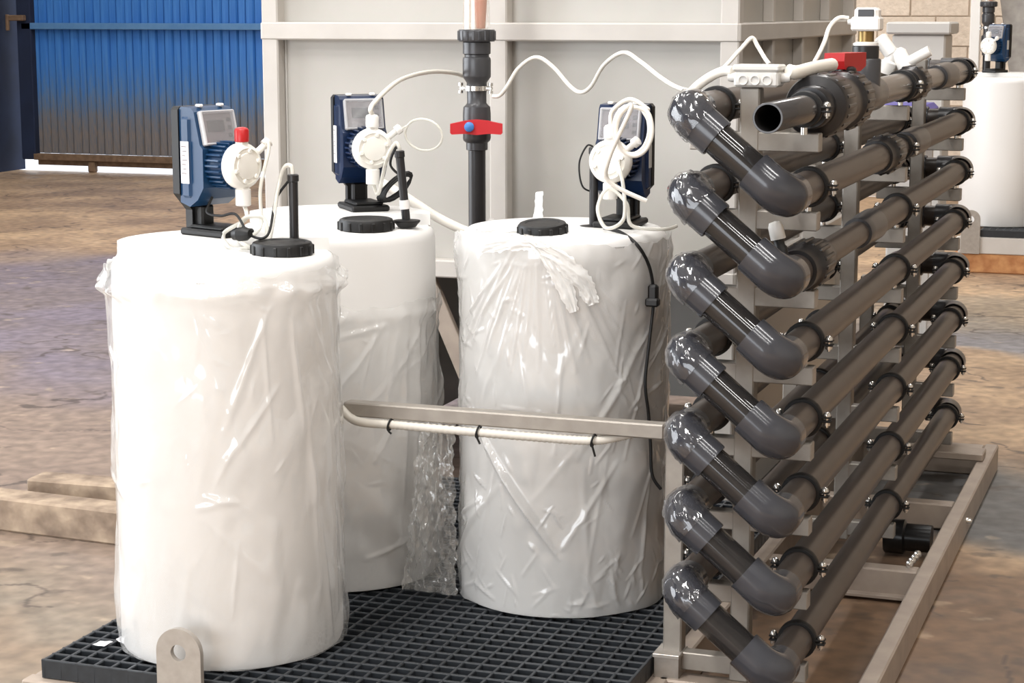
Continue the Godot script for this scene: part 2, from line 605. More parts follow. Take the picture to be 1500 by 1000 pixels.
# ------------------------------------------------------------------ film
# folds: [theta, h, dtheta, dh, width, height] ridge from (theta,h) to (theta+dtheta,h+dh)
func random_folds(n: int, h0: float, h1: float, lean: float) -> Array:
	var out := []
	for i in n:
		var th := rng.randf_range(0, TAU)
		var h := rng.randf_range(h0, h1)
		var ln := rng.randf_range(0.08, 0.34)
		var an := lean + rng.randfn(0.0, 0.35)
		out.append([th, h, ln * sin(an) / 0.23, ln * cos(an), rng.randf_range(0.0025, 0.009), rng.randf_range(0.0015, 0.006)])
	return out

# short crinkles scattered all over
func crinkles(n: int, h0: float, h1: float) -> Array:
	var out := []
	for i in n:
		var ln := rng.randf_range(0.015, 0.07)
		var an := rng.randfn(0.3, 0.9)
		out.append([rng.randf_range(-0.7, 2.9), rng.randf_range(h0, h1), ln * sin(an) / 0.23, ln * cos(an), rng.randf_range(0.002, 0.0045), rng.randf_range(0.0015, 0.004)])
	return out

func film_shell(r0: float, h0: float, h1: float, folds: Array, seed_: int, loose: float, bunch := 0.0, nu := 400, nv := 200) -> Mesh:
	var n1 := noise(3.0, seed_, 3)
	var n2 := noise(7.0, seed_ + 3, 2)
	var pts := []
	var disp := []
	for j in nv + 1:
		var row := PackedFloat32Array()
		row.resize(nu)
		disp.append(row)
	for f in folds:
		var a := Vector2(f[0] * r0, f[1])
		var d := Vector2(f[2] * r0, f[3])
		var len2: float = maxf(d.length_squared(), 1e-6)
		var w: float = f[4]
		var lo: float = minf(f[1], f[1] + f[3]) - 3.0 * w
		var hi: float = maxf(f[1], f[1] + f[3]) + 3.0 * w
		var j0 := clampi(int((lo - h0) / (h1 - h0) * nv), 0, nv)
		var j1 := clampi(int((hi - h0) / (h1 - h0) * nv) + 1, 0, nv)
		var x0: float = minf(a.x, a.x + d.x) - 3.0 * w
		var x1: float = maxf(a.x, a.x + d.x) + 3.0 * w
		var i0 := int(floor(x0 / r0 / TAU * nu))
		var i1 := int(ceil(x1 / r0 / TAU * nu))
		for j in range(j0, j1 + 1):
			var h := lerpf(h0, h1, float(j) / nv)
			for i in range(i0, i1 + 1):
				var p := Vector2(float(i) / nu * TAU * r0, h)
				var t := clampf((p - a).dot(d) / len2, 0, 1)
				var q := p.distance_to(a + d * t) / w
				if q < 2.6:
					disp[j][posmod(i, nu)] += f[5] * exp(-q * q) * (1.0 - absf(t * 2.0 - 1.0) * 0.6)
	for j in nv + 1:
		var row := []
		var v := float(j) / nv
		var h := lerpf(h0, h1, v)
		for i in nu:
			var th := TAU * i / nu
			var c := Vector2(cos(th), sin(th))
			var base := n1.get_noise_3d(c.x * 0.5, h * 1.2, c.y * 0.5)
			var fine := n2.get_noise_3d(c.x * 0.45, h * 0.6, c.y * 0.45)
			var r: float = r0 + maxf(0.0, base + 0.15) * loose + absf(fine) * 0.0008 + disp[j][i]
			if bunch > 0.0:
				var bt := exp(-pow((v - 0.965) / 0.022, 2.0))
				r += bt * bunch * (0.55 + 0.9 * fine + 0.5 * base)
			var dh := 0.0
			if j == nv:
				dh = 0.02 * base + 0.012 * fine
			row.append(Vector3(c.x * r, h + dh, c.y * r))
		pts.append(row)
	var st := mb()
	grid(st, pts, true)
	return st.commit()

# crumpled sheet between four corners
func sheet(st: SurfaceTool, a: Vector3, b: Vector3, c: Vector3, d: Vector3, nu: int, nv: int, amp: float, seed_: int, freq := 14.0, stretch := 3.0) -> void:
	var n := (b - a).cross(d - a).normalized()
	var n1 := noise(freq, seed_, 4)
	n1.fractal_type = FastNoiseLite.FRACTAL_RIDGED
	var n2 := noise(freq * 0.35, seed_ + 1, 2)
	var wu := a.distance_to(b)
	var hv := a.distance_to(d)
	var pts := []
	for j in nv + 1:
		var row := []
		var v := float(j) / nv
		for i in nu + 1:
			var u := float(i) / nu
			var p := a.lerp(b, u).lerp(d.lerp(c, u), v)
			var e := n1.get_noise_2d(u * wu + v * hv * 0.25, v * hv / stretch)
			var g := n2.get_noise_2d(u * wu, v * hv / stretch)
			var edge := 0.35 * n2.get_noise_2d(v * hv * 6.0 + 9.0, u * 3.0)
			p += n * (e * amp + g * amp * 1.6) + (b - a) * edge * 0.22
			row.append(p)
		pts.append(row)
	grid(st, pts)

# creased strip of film lying on a cylinder: path of (angle, height, width)
func film_strip(st: SurfaceTool, r: float, path: Array, seed_: int) -> void:
	var n1 := noise(30.0, seed_, 3)
	n1.fractal_type = FastNoiseLite.FRACTAL_RIDGED
	var line := spline(path, 12)
	var pts := []
	for j in line.size():
		var p: Vector3 = line[j]
		var q: Vector3 = line[mini(j + 1, line.size() - 1)] - line[maxi(j - 1, 0)]
		var d := Vector2(q.x * r, q.y).normalized()
		var o := Vector2(-d.y, d.x)
		var row := []
		for i in 19:
			var u := (i / 18.0 - 0.5)
			var w := p.z * (1.0 + 0.35 * n1.get_noise_2d(j * 0.004, 3.0 if i < 9 else 7.0))
			var th := p.x + o.x * u * w / r
			var h := p.y + o.y * u * w
			var lift := 0.004 + 0.5 * (0.25 - u * u) * w * 0.35 + 0.004 * n1.get_noise_2d(u * w * 2.0 + 5.0, j * 0.0012)
			row.append(Vector3(cos(th) * (r + lift), h, sin(th) * (r + lift)))
		pts.append(row)
	grid(st, pts)

# ------------------------------------------------------------------ tanks
func tank_body(r: float, h: float, plat_dir: float, ledge := true) -> Mesh:
	var st := mb()
	var prof := [Vector2(0, 0), Vector2(r - 0.012, 0), Vector2(r - 0.004, 0.004), Vector2(r, 0.014)]
	prof.append_array([Vector2(r - 0.001, h * 0.5), Vector2(r - 0.004, h - 0.028), Vector2(r - 0.006, h - 0.016), Vector2(r - 0.011, h - 0.006), Vector2(r - 0.02, h), Vector2(r * 0.6, h + 0.003), Vector2(0, h + 0.004)])
	lathe(st, prof, 72)
	if not ledge:
		return st.commit()
	# raised ledge that carries the pump
	var poly := PackedVector2Array()
	var rr := r - 0.014
	for i in 33:
		var a := lerpf(-1.45, 1.45, i / 32.0) + plat_dir
		poly.append(Vector2(cos(a), sin(a)) * rr)
	var xf := Transform3D(Basis(Vector3(1, 0, 0), Vector3(0, 0, 1), Vector3(0, 1, 0)), Vector3(0, h + 0.0125, 0))
	prism(st, poly, 0.025, xf)
	return st.commit()

func screw_cap(r: float) -> Mesh:
	var st := mb()
	lathe(st, [Vector2(r * 0.9, 0), Vector2(r, 0.003), Vector2(r, 0.02), Vector2(r - 0.003, 0.026), Vector2(r - 0.008, 0.028), Vector2(r - 0.014, 0.027), Vector2(r - 0.016, 0.025), Vector2(0, 0.0265)], 48)
	for k in 14:
		var a := TAU * k / 14
		box(st, Vector3(cos(a) * r, 0.012, sin(a) * r), Vector3(0.005, 0.019, 0.008), 0.0015, Basis(Vector3.UP, -a))
	return st.commit()

func make_tanks() -> void:
	var r := 0.227
	var h := 0.80
	var P := [Vector3(-1.849, GT, -3.473), Vector3(-1.854, GT, -4.023), Vector3(-1.31, GT, -4.02)]
	var labels := ["white plastic tank nearest the camera, wrapped in clear film, at the grating's left corner", "white plastic tank behind the nearest one, its film torn open above mid-height", "white plastic tank under crinkled film beside the grey pipe coil"]
	var caps := [Vector3(0.127, 0.0, -0.005), Vector3(0.112, 0.0, 0.088), Vector3(-0.003, 0.0, 0.138)]
	var dirs := [-2.05, -1.75, -0.9]
	for i in 3:
		var t := thing("chemical_tank", labels[i], "tank", P[i], 0.0, "white chemical tanks on the grating")
		inst("body", tank_body(r, h + (0.015 if i == 2 else 0.0), dirs[i], i < 2), M.tank, t)
		var bas := Basis(Vector3.RIGHT, 0.1) if i == 2 else Basis()
		inst("screw_cap", screw_cap(0.052 if i == 2 else 0.061), M.black, t, Transform3D(bas, caps[i] + Vector3(0, h + (0.012 if i == 2 else 0.0), 0))).set_meta("label", "black ribbed screw cap")
		rng.seed = 100 + i
		if i == 0:
			var folds := random_folds(26, 0.02, 0.7, 0.45)
			folds.append_array(crinkles(30, 0.3, 0.72))
			# folds seen on the wrapped front: slanting creases, a tuck under the rim, upright folds at right
			for f in [[395, 450, 335, 600], [372, 520, 330, 625], [402, 570, 335, 665], [345, 640, 318, 700], [300, 722, 345, 732], [290, 740, 340, 726], [345, 790, 335, 900], [240, 424, 350, 446], [300, 410, 430, 424], [380, 408, 480, 420], [438, 432, 476, 560], [455, 436, 470, 520], [470, 430, 492, 700], [484, 440, 497, 900], [476, 560, 488, 930], [445, 600, 462, 880], [425, 470, 440, 640], [460, 760, 478, 960]]:
				var ta := 1.082 - asin(clampf((f[0] - 335.0) / 166.0, -0.99, 0.99))
				var tb := 1.082 - asin(clampf((f[2] - 335.0) / 166.0, -0.99, 0.99))
				var ha: float = (985.0 - f[1]) / 743.0
				var hb: float = (985.0 - f[3]) / 743.0
				folds.append([ta, ha, tb - ta, hb - ha, rng.randf_range(0.004, 0.008), rng.randf_range(0.004, 0.007)])
			inst("film_wrap", film_shell(r + 0.002, 0.006, 0.775, folds, 71, 0.014, 0.03), M.film, t).set_meta("label", "clear plastic film bunched below the tank's rim")
		elif i == 1:
			var folds := random_folds(44, 0.02, 0.62, -0.3)
			folds.append_array(crinkles(70, 0.02, 0.62))
			for f in [[0.95, 0.52, 0.5, -0.14], [0.7, 0.6, 0.3, -0.1], [0.45, 0.56, 0.05, -0.4], [0.3, 0.6, 0.05, -0.5], [0.9, 0.08, -0.5, 0.03], [0.8, 0.3, -0.3, 0.12], [1.1, 0.58, -0.4, 0.02]]:
				folds.append([f[0], f[1], f[2], f[3], 0.006, 0.007])
			inst("film_wrap", film_shell(r + 0.002, 0.006, 0.64, folds, 74, 0.016, 0.006), M.film, t).set_meta("label", "clear plastic film slipped down the tank")
		else:
			var folds := random_folds(60, 0.02, 0.7, -0.35)
			folds.append_array(crinkles(170, 0.02, 0.78))
			folds.append_array(crinkles(60, 0.0, 0.1))
			# streaks that fan out below the cap and slant across the lower half
			for k in 22:
				var th := lerpf(0.7, 2.3, k / 21.0) + rng.randf_range(-0.03, 0.03)
				folds.append([lerpf(1.5, th, 0.45), 0.76, (th - 1.5) * 0.75, -rng.randf_range(0.1, 0.26), rng.randf_range(0.002, 0.005), rng.randf_range(0.002, 0.005)])
			for k in 8:
				folds.append([2.25 - k * 0.03, 0.44 - k * 0.012, -0.75, -0.22, 0.004, 0.005])
			inst("film_wrap", film_shell(r + 0.002, 0.006, 0.8, folds, 77, 0.010, 0.004), M.film_heavy, t).set_meta("label", "crinkled glossy plastic film")

	# loose film pieces
	var st := mb()
	sheet(st, Vector3(-0.258, 0.735, 0.02), Vector3(-0.205, 0.735, 0.11), Vector3(-0.2, 0.785, 0.1), Vector3(-0.236, 0.79, 0.0), 14, 14, 0.008, 5, 20.0, 1.0)
	sheet(st, Vector3(-0.236, 0.77, 0.03), Vector3(-0.225, 0.77, 0.0), Vector3(-0.226, 0.806, -0.005), Vector3(-0.234, 0.818, 0.012), 10, 10, 0.006, 6, 24.0, 1.0)
	part("film_tuft", st, M.film_knot, get_node("chemical_tank"))
	var t3 := get_node("chemical_tank_002")
	st = mb()
	# twisted knot of film under the cap
	film_strip(st, 0.233, [Vector3(1.62, 0.818, 0.014), Vector3(1.5, 0.805, 0.02), Vector3(1.36, 0.76, 0.024), Vector3(1.24, 0.71, 0.028), Vector3(1.17, 0.665, 0.018)], 12)
	film_strip(st, 0.234, [Vector3(1.5, 0.802, 0.012), Vector3(1.3, 0.775, 0.03), Vector3(1.14, 0.74, 0.036), Vector3(1.03, 0.7, 0.03), Vector3(1.0, 0.68, 0.02)], 13)
	film_strip(st, 0.233, [Vector3(2.1, 0.79, 0.02), Vector3(1.85, 0.8, 0.03), Vector3(1.62, 0.806, 0.026), Vector3(1.4, 0.792, 0.018)], 14)
	part("film_knot", st, M.film_knot, t3).set_meta("label", "white twisted knot of film")
	st = mb()
	sheet(st, Vector3(-0.22, 0.8, 0.06), Vector3(-0.15, 0.81, 0.16), Vector3(-0.02, 0.816, 0.17), Vector3(-0.1, 0.812, 0.04), 24, 18, 0.007, 14, 18.0, 1.4)
	sheet(st, Vector3(-0.08, 0.81, -0.02), Vector3(-0.05, 0.81, 0.0), Vector3(-0.06, 0.89, -0.02), Vector3(-0.075, 0.885, -0.03), 8, 12, 0.006, 15, 30.0, 1.5)
	part("film_top", st, M.film_knot, t3)
	st = mb()
	sheet(st, Vector3(-0.325, 0.012, 0.15), Vector3(-0.2, 0.006, 0.15), Vector3(-0.2, 0.43, 0.15), Vector3(-0.27, 0.43, 0.15), 40, 80, 0.012, 16, 12.0, 2.6)
	part("film_drape", st, M.film_loose, t3).set_meta("label", "loose crumpled film hanging between two tanks")

# ------------------------------------------------------------------ dosing pumps
func make_pump(label: String, at: Vector3, turn: float, blue: Material, red_cap: bool) -> Node3D:
	var t := thing("dosing_pump", label, "pump", at, turn, "blue dosing pumps on the tanks")
	var st := mb()
	box(st, Vector3(0, 0.007, 0.01), Vector3(0.09, 0.014, 0.13), 0.004)
	box(st, Vector3(0, 0.017, 0.012), Vector3(0.066, 0.008, 0.1), 0.003)
	part("base_plate", st, M.black, t)
	st = mb()
	# bracket: narrow stem that widens to the back plate
	prism(st, PackedVector2Array([Vector2(-0.024, 0.01), Vector2(0.024, 0.01), Vector2(0.024, 0.05), Vector2(0.056, 0.085), Vector2(0.056, 0.255), Vector2(0.05, 0.262), Vector2(-0.05, 0.262), Vector2(-0.056, 0.255), Vector2(-0.056, 0.085), Vector2(-0.024, 0.05)]), 0.02, Transform3D(Basis(), Vector3(0, 0, -0.048)))
	box(st, Vector3(0, 0.035, -0.03), Vector3(0.034, 0.05, 0.03), 0.004)
	part("bracket", st, M.black, t)
	# housing: side outline (z, y) pulled across the width
	st = mb()
	var side := PackedVector2Array([Vector2(-0.04, 0.068), Vector2(-0.012, 0.06), Vector2(0.012, 0.075), Vector2(0.03, 0.1), Vector2(0.03, 0.178), Vector2(0.022, 0.186), Vector2(0.006, 0.252), Vector2(-0.002, 0.26), Vector2(-0.032, 0.262), Vector2(-0.04, 0.256)])
	prism(st, side, 0.104, Transform3D(Basis(Vector3(0, 0, 1), Vector3(0, 1, 0), Vector3(-1, 0, 0)), Vector3.ZERO))
	box(st, Vector3(0, 0.16, -0.018), Vector3(0.114, 0.17, 0.034), 0.008)
	part("housing", st, blue, t)
	# round motor body with lengthwise fins
	st = mb()
	var ax := axis_xf(Vector3(0, 0.145, 0.02), Vector3.BACK)
	lathe(st, [Vector2(0.042, 0), Vector2(0.042, 0.052), Vector2(0.04, 0.056), Vector2(0, 0.056)], 32, ax)
	part("motor_body", st, blue, t)
	st = mb()
	for k in 26:
		var a := TAU * k / 26
		var o := Vector3(cos(a), sin(a), 0)
		box(st, Vector3(0, 0.145, 0.046) + o * 0.0445, Vector3(0.009, 0.0045, 0.05), 0.001, Basis(Vector3.BACK, a))
	part("cooling_fins", st, blue, t)
	# pump head
	st = mb()
	var hx := axis_xf(Vector3(0, 0.145, 0.076), Vector3.BACK)
	lathe(st, [Vector2(0.03, 0), Vector2(0.045, 0.001), Vector2(0.0465, 0.006), Vector2(0.0465, 0.018), Vector2(0.044, 0.024), Vector2(0.036, 0.029), Vector2(0.035, 0.026), Vector2(0.027, 0.026), Vector2(0.026, 0.03), Vector2(0.01, 0.032), Vector2(0, 0.032)], 40, hx)
	for k in 6:
		var a := TAU * k / 6 + 0.3
		lathe(st, [Vector2(0.005, 0), Vector2(0.005, 0.03), Vector2(0.0035, 0.032), Vector2(0, 0.032)], 10, axis_xf(Vector3(cos(a) * 0.031, 0.145 + sin(a) * 0.031, 0.076), Vector3.BACK))
	box(st, Vector3(0, 0.145, 0.09), Vector3(0.024, 0.104, 0.02), 0.004)
	part("pump_head", st, M.head, t)
	st = mb()
	lathe(st, [Vector2(0.013, 0), Vector2(0.015, 0.002), Vector2(0.015, 0.024), Vector2(0.012, 0.028), Vector2(0.006, 0.03), Vector2(0, 0.03)], 12, axis_xf(Vector3(0, 0.193, 0.09), Vector3.UP))
	part("outlet_nut", st, M.red if red_cap else M.white_plastic, t)
	st = mb()
	lathe(st, [Vector2(0.012, 0), Vector2(0.016, 0.002), Vector2(0.016, 0.034), Vector2(0.012, 0.036), Vector2(0, 0.036)], 12, axis_xf(Vector3(0, 0.1, 0.09), Vector3.DOWN))
	part("inlet_nut", st, M.white_plastic, t)
	st = mb()
	lathe(st, [Vector2(0.007, 0), Vector2(0.007, 0.03), Vector2(0.011, 0.031), Vector2(0.011, 0.043), Vector2(0.006, 0.046), Vector2(0, 0.046)], 12, axis_xf(Vector3(0.03, 0.165, 0.092), Vector3(0.75, 0.6, 0.2)))
	part("vent_knob", st, M.white_plastic, t)
	# sloping display with clear cover
	var bas := Basis(Vector3.RIGHT, -0.235)
	var dc := Vector3(0, 0.218, 0.0165)
	st = mb()
	box(st, dc, Vector3(0.084, 0.062, 0.004), 0.0015, bas)
	var dp := part("display_panel", st, M.display, t)
	st = mb()
	box(st, dc + bas * Vector3(-0.004, 0.004, 0.0025), Vector3(0.046, 0.024, 0.003), 0.001, bas)
	for k in 3:
		box(st, dc + bas * Vector3(0.032, -0.016 + k * 0.016, 0.0025), Vector3(0.01, 0.008, 0.003), 0.001, bas)
	part("screen", st, M.screen, dp)
	st = mb()
	for sx in [-1, 1]:
		box(st, dc + bas * Vector3(sx * 0.043, 0, 0.005), Vector3(0.005, 0.07, 0.014), 0.002, bas)
		box(st, dc + bas * Vector3(0, sx * 0.033, 0.005), Vector3(0.09, 0.005, 0.014), 0.002, bas)
	part("cover_frame", st, M.cover_frame, t)
	st = mb()
	box(st, dc + bas * Vector3(0, 0, 0.0105), Vector3(0.082, 0.062, 0.002), 0.0005, bas)
	part("display_cover", st, M.cover, t).set_meta("label", "clear plastic cover over the display")
	for sx in [-0.028, 0.028]:
		st = mb()
		box(st, Vector3(sx, 0.264, -0.004), Vector3(0.012, 0.006, 0.014), 0.002)
		part("hinge", st, M.white_plastic, t)
	# rating label on one side, printed in short grey lines
	st = mb()
	box(st, Vector3(-0.0575, 0.15, -0.018), Vector3(0.001, 0.085, 0.024))
	var lb := part("rating_label", st, M.label, t)
	st = mb()
	for k in 7:
		box(st, Vector3(-0.0581, 0.182 - k * 0.009, -0.02 + 0.002 * (k % 2)), Vector3(0.0006, 0.0018, 0.015 - 0.003 * (k % 3)))
	part("print", st, M.display, lb)
	st = mb()
	box(st, Vector3(0.0575, 0.15, -0.018), Vector3(0.001, 0.05, 0.02))
	part("rating_label", st, M.grey_box, t)
	return t

func on_pump(p: Node3D, v: Vector3) -> Vector3:
	return p.transform * v

func make_lance(label: String, at: Vector3, h: float, tilt: Vector3, band: bool) -> Node3D:
	var t := thing("suction_lance", label, "lance", at, 0.0, "black suction lances on the tanks")
	var up := (Vector3.UP + tilt).normalized()
	var st := mb()
	lathe(st, [Vector2(0, 0), Vector2(0.0095, 0), Vector2(0.0095, h - 0.016), Vector2(0.0115, h - 0.014), Vector2(0.0115, h - 0.002), Vector2(0.009, h), Vector2(0, h)], 20, axis_xf(Vector3.ZERO, up))
	part("tube", st, M.pvc_dark, t)
	st = mb()
	lathe(st, [Vector2(0, 0.0), Vector2(0.02, 0.0), Vector2(0.026, 0.008), Vector2(0.03, 0.012), Vector2(0.03, 0.015), Vector2(0.01, 0.017), Vector2(0, 0.017)], 20)
	part("flange", st, M.black, t)
	if band:
		st = mb()
		lathe(st, [Vector2(0.0095, 0.04), Vector2(0.0112, 0.04), Vector2(0.0112, 0.06), Vector2(0.0095, 0.06)], 20, axis_xf(Vector3.ZERO, up))
		part("paper_band", st, M.label, t)
	return t

func cable(called: String, ctrl: Array, r: float, m: Material, label: String, category := "cable", per := 10) -> MeshInstance3D:
	var st := mb()
	tube(st, spline(ctrl, per), r, 8)
	return solo(called, st, m, label, category)

func make_tank_gear() -> void:
	var top := GT + 0.80 + 0.025
	var p1 := make_pump("blue dosing pump with a red-capped white head, on the nearest tank", Vector3(-1.917, top, -3.56), deg_to_rad(70), M.blue_pump, true)
	var p2 := make_pump("blue dosing pump facing the camera with a hose arching from its top", Vector3(-1.842, top, -4.14), deg_to_rad(40), M.navy_pump, false)
	var p3 := make_pump("blue dosing pump hung with white tube coils, beside the pipe coil", Vector3(-1.195, GT + 0.818, -4.07), deg_to_rad(0), M.navy_pump, false)
	make_lance("black suction lance standing on the nearest tank behind its cap", Vector3(-1.735, GT + 0.804, -3.56), 0.15, Vector3(0, 0, 0), false)
	make_lance("slanting black suction lance with a white band, on the middle tank", Vector3(-1.672, GT + 0.804, -4.0), 0.17, Vector3(-0.09, 0, 0.02), true)
	make_lance("black suction lance standing before the pump on the film-covered tank", Vector3(-1.247, GT + 0.804, -4.03), 0.185, Vector3(0, 0, 0), false)

	# hoses and cords of the first pump
	var a := on_pump(p1, Vector3(0, 0.07, 0.09))
	var lt := Vector3(-1.735, GT + 0.95, -3.56)
	cable("suction_hose", [a, a + Vector3(0.01, -0.03, 0.01), a + Vector3(-0.03, -0.06, 0.03), a + Vector3(-0.01, -0.09, 0.03), a + Vector3(0.05, -0.075, 0.01), a + Vector3(0.045, -0.03, 0.0), a + Vector3(0.01, -0.03, 0.02), a + Vector3(0.0, -0.075, 0.02), a + Vector3(0.06, -0.08, 0.02), lt + Vector3(-0.035, -0.03, 0.0), lt + Vector3(-0.02, 0.015, 0), lt + Vector3(-0.004, 0.02, 0), lt + Vector3(0, -0.004, 0)], 0.0045, M.tube_clear, "pale looped suction hose under the red-capped pump", "hose")
	cable("vent_hose", [on_pump(p1, Vector3(0.05, 0.19, 0.1)), on_pump(p1, Vector3(0.05, 0.18, 0.115)), on_pump(p1, Vector3(0.02, 0.1, 0.12)), on_pump(p1, Vector3(0.01, 0.03, 0.13)), on_pump(p1, Vector3(-0.02, 0.008, 0.135))], 0.004, M.tube_clear, "clear vent hose hanging from the red-capped pump head", "hose")
	cable("power_cord", [on_pump(p1, Vector3(-0.02, 0.08, 0.02)), on_pump(p1, Vector3(-0.035, 0.05, 0.02)), on_pump(p1, Vector3(-0.035, 0.045, 0.06)), on_pump(p1, Vector3(-0.03, 0.05, 0.1)), on_pump(p1, Vector3(-0.03, 0.012, 0.14)), on_pump(p1, Vector3(-0.01, 0.012, 0.17)), lt + Vector3(-0.04, -0.05, 0), lt + Vector3(-0.012, -0.012, 0)], 0.0028, M.rubber, "thin black cord slung under the red-capped pump", "cord")
	var st := mb()
	var jx := axis_xf(on_pump(p1, Vector3(-0.05, 0.012, 0.115)), p1.basis * Vector3(0.2, 0.12, 1.0))
	lathe(st, [Vector2(0, 0), Vector2(0.011, 0), Vector2(0.012, 0.01), Vector2(0.014, 0.012), Vector2(0.014, 0.03), Vector2(0.008, 0.04), Vector2(0, 0.04)], 14, jx)
	solo("hose_connector", st, M.black, "black hose connector lying beside the nearest tank's pump", "connector")

	# second pump: hose arching to the riser, coiled spare cord, thin clear loop
	var b := on_pump(p2, Vector3(0, 0.222, 0.09))
	cable("discharge_hose", [b, b + Vector3(0.0, 0.02, 0), Vector3(-1.810, 1.226, -4.250), Vector3(-1.837, 1.241, -4.420), Vector3(-1.855, 1.246, -4.620), Vector3(-1.848, 1.237, -4.760), Vector3(-1.829, 1.217, -4.820), Vector3(-1.818, 1.187, -4.840)], 0.0055, M.cable_white, "white hose arching from the middle pump to the riser pipe", "hose", 14)
	var v2 := on_pump(p2, Vector3(0.06, 0.185, 0.1))
	var loop := [v2]
	for k in 15:
		var t := 2.6 + TAU * k / 14.0
		loop.append(v2 + Vector3(0.06, -0.008, 0.0) + Vector3(cos(t) * 0.045, sin(t) * 0.036, 0.01 * sin(t)))
	cable("vent_hose", loop, 0.0028, M.tube_clear, "thin clear hose loop beside the middle pump head", "hose", 5)
	st = mb()
	var cc := on_pump(p2, Vector3(0.06, 0.055, 0.075))
	for k in 7:
		var ring := []
		for q in 19:
			var t := TAU * q / 18.0
			var cx := (p2.basis.x * 0.85 + Vector3(0, 0.5, 0)).normalized()
			ring.append(cc + cx * cos(t) * (0.048 - 0.002 * k) + Vector3(0.25, 0.9, 0.3).normalized() * sin(t) * (0.022 + 0.003 * (k % 3)) + p2.basis.z * (0.004 * k - 0.012))
		tube(st, ring, 0.003, 6, false)
	tube(st, spline([cc + Vector3(0.02, 0.02, 0), Vector3(-1.71, 1.06, -4.0), Vector3(-1.695, 1.1, -3.998), Vector3(-1.685, 1.088, -3.998)], 8), 0.003, 6)
	solo("power_cord", st, M.rubber, "coiled black cord tied up under the middle pump", "cord")
	cable("suction_hose", [on_pump(p2, Vector3(0, 0.066, 0.09)), on_pump(p2, Vector3(0.01, 0.045, 0.1)), Vector3(-1.72, 1.07, -4.0), Vector3(-1.698, 1.108, -3.998), Vector3(-1.688, 1.1, -3.998), Vector3(-1.687, 1.082, -3.998)], 0.0045, M.tube_clear, "short pale hose from the middle pump to its slanting lance", "hose")

	# third pump: coils of white tube in front, clear loops below
	var c := on_pump(p3, Vector3(0, 0.222, 0.09))
	var o3 := on_pump(p3, Vector3(0.06, 0.21, 0.1))
	var coil := [c, c + Vector3(0.004, 0.03, 0.0), c + Vector3(0.045, 0.055, 0.01), c + Vector3(0.085, 0.035, 0.015)]
	for k in 22:
		var t := 1.0 - TAU * k / 11.0
		coil.append(o3 + Vector3(0.018 * (k / 11) + cos(t) * 0.035, 0.005 + sin(t) * 0.05, 0.02 + 0.004 * k))
	coil.append_array([o3 + Vector3(-0.03, -0.05, 0.1), o3 + Vector3(-0.035, -0.1, 0.08), o3 + Vector3(0.04, -0.14, 0.06)])
	cable("discharge_hose", coil, 0.0048, M.cable_white, "white hose coiled in loops before the pump by the pipe coil", "hose", 6)
	cable("suction_hose", [on_pump(p3, Vector3(0.02, 0.15, 0.11)), on_pump(p3, Vector3(0.04, 0.1, 0.13)), on_pump(p3, Vector3(0.045, 0.03, 0.14)), on_pump(p3, Vector3(0.01, 0.01, 0.15)), on_pump(p3, Vector3(-0.012, 0.05, 0.14)), on_pump(p3, Vector3(0.005, 0.09, 0.12)), on_pump(p3, Vector3(0.045, 0.06, 0.12)), on_pump(p3, Vector3(0.06, 0.015, 0.13)), on_pump(p3, Vector3(0.12, 0.006, 0.1)), on_pump(p3, Vector3(0.13, 0.006, 0.03))], 0.0042, M.tube_clear, "clear hose looping down from the pump by the pipe coil", "hose", 10)
	var lt3 := Vector3(-1.247, GT + 0.804, -4.03)
	cable("sensor_cord", [lt3 + Vector3(-0.002, 0.186, 0.0), lt3 + Vector3(-0.015, 0.187, 0.005), lt3 + Vector3(-0.03, 0.15, 0.01), lt3 + Vector3(-0.022, 0.1, 0.01), lt3 + Vector3(0.0, 0.085, -0.02)], 0.002, M.rubber, "thin black cord bowed beside the lance on the film-covered tank", "cord")
	# black cord with a plug hanging down the third tank
	cable("power_cord", [Vector3(-1.208, 0.936, -3.980), Vector3(-1.164, 0.941, -3.935), Vector3(-1.113, 0.919, -3.900), Vector3(-1.093, 0.873, -3.925), Vector3(-1.088, 0.824, -3.945), Vector3(-1.087, 0.788, -3.945), Vector3(-1.091, 0.710, -3.930), Vector3(-1.096, 0.623, -3.920), Vector3(-1.091, 0.555, -3.930), Vector3(-1.087, 0.488, -3.935), Vector3(-1.084, 0.420, -3.940), Vector3(-1.067, 0.387, -3.950)], 0.0036, M.rubber, "black cord hanging down the film-covered tank behind the crossbar", "cord", 8)
	st = mb()
	box(st, Vector3(-1.086, 0.808, -3.938), Vector3(0.022, 0.045, 0.018), 0.005)
	box(st, Vector3(-1.086, 0.793, -3.934), Vector3(0.03, 0.018, 0.022), 0.004)
	solo("plug", st, M.black, "black plug on the cord hanging down the film-covered tank", "plug")
	# white conduit from behind the middle tank to behind the third
	st = mb()
	var cp := spline([Vector3(-1.912, 0.980, -4.420), Vector3(-1.854, 0.950, -4.420), Vector3(-1.818, 0.929, -4.420), Vector3(-1.768, 0.901, -4.420), Vector3(-1.718, 0.879, -4.420), Vector3(-1.675, 0.864, -4.420), Vector3(-1.626, 0.849, -4.420)], 12)
	tube(st, cp, 0.0115, 14)
	solo("white_conduit", st, M.cable_white, "thick white conduit slanting between the middle and film-covered tanks", "conduit")

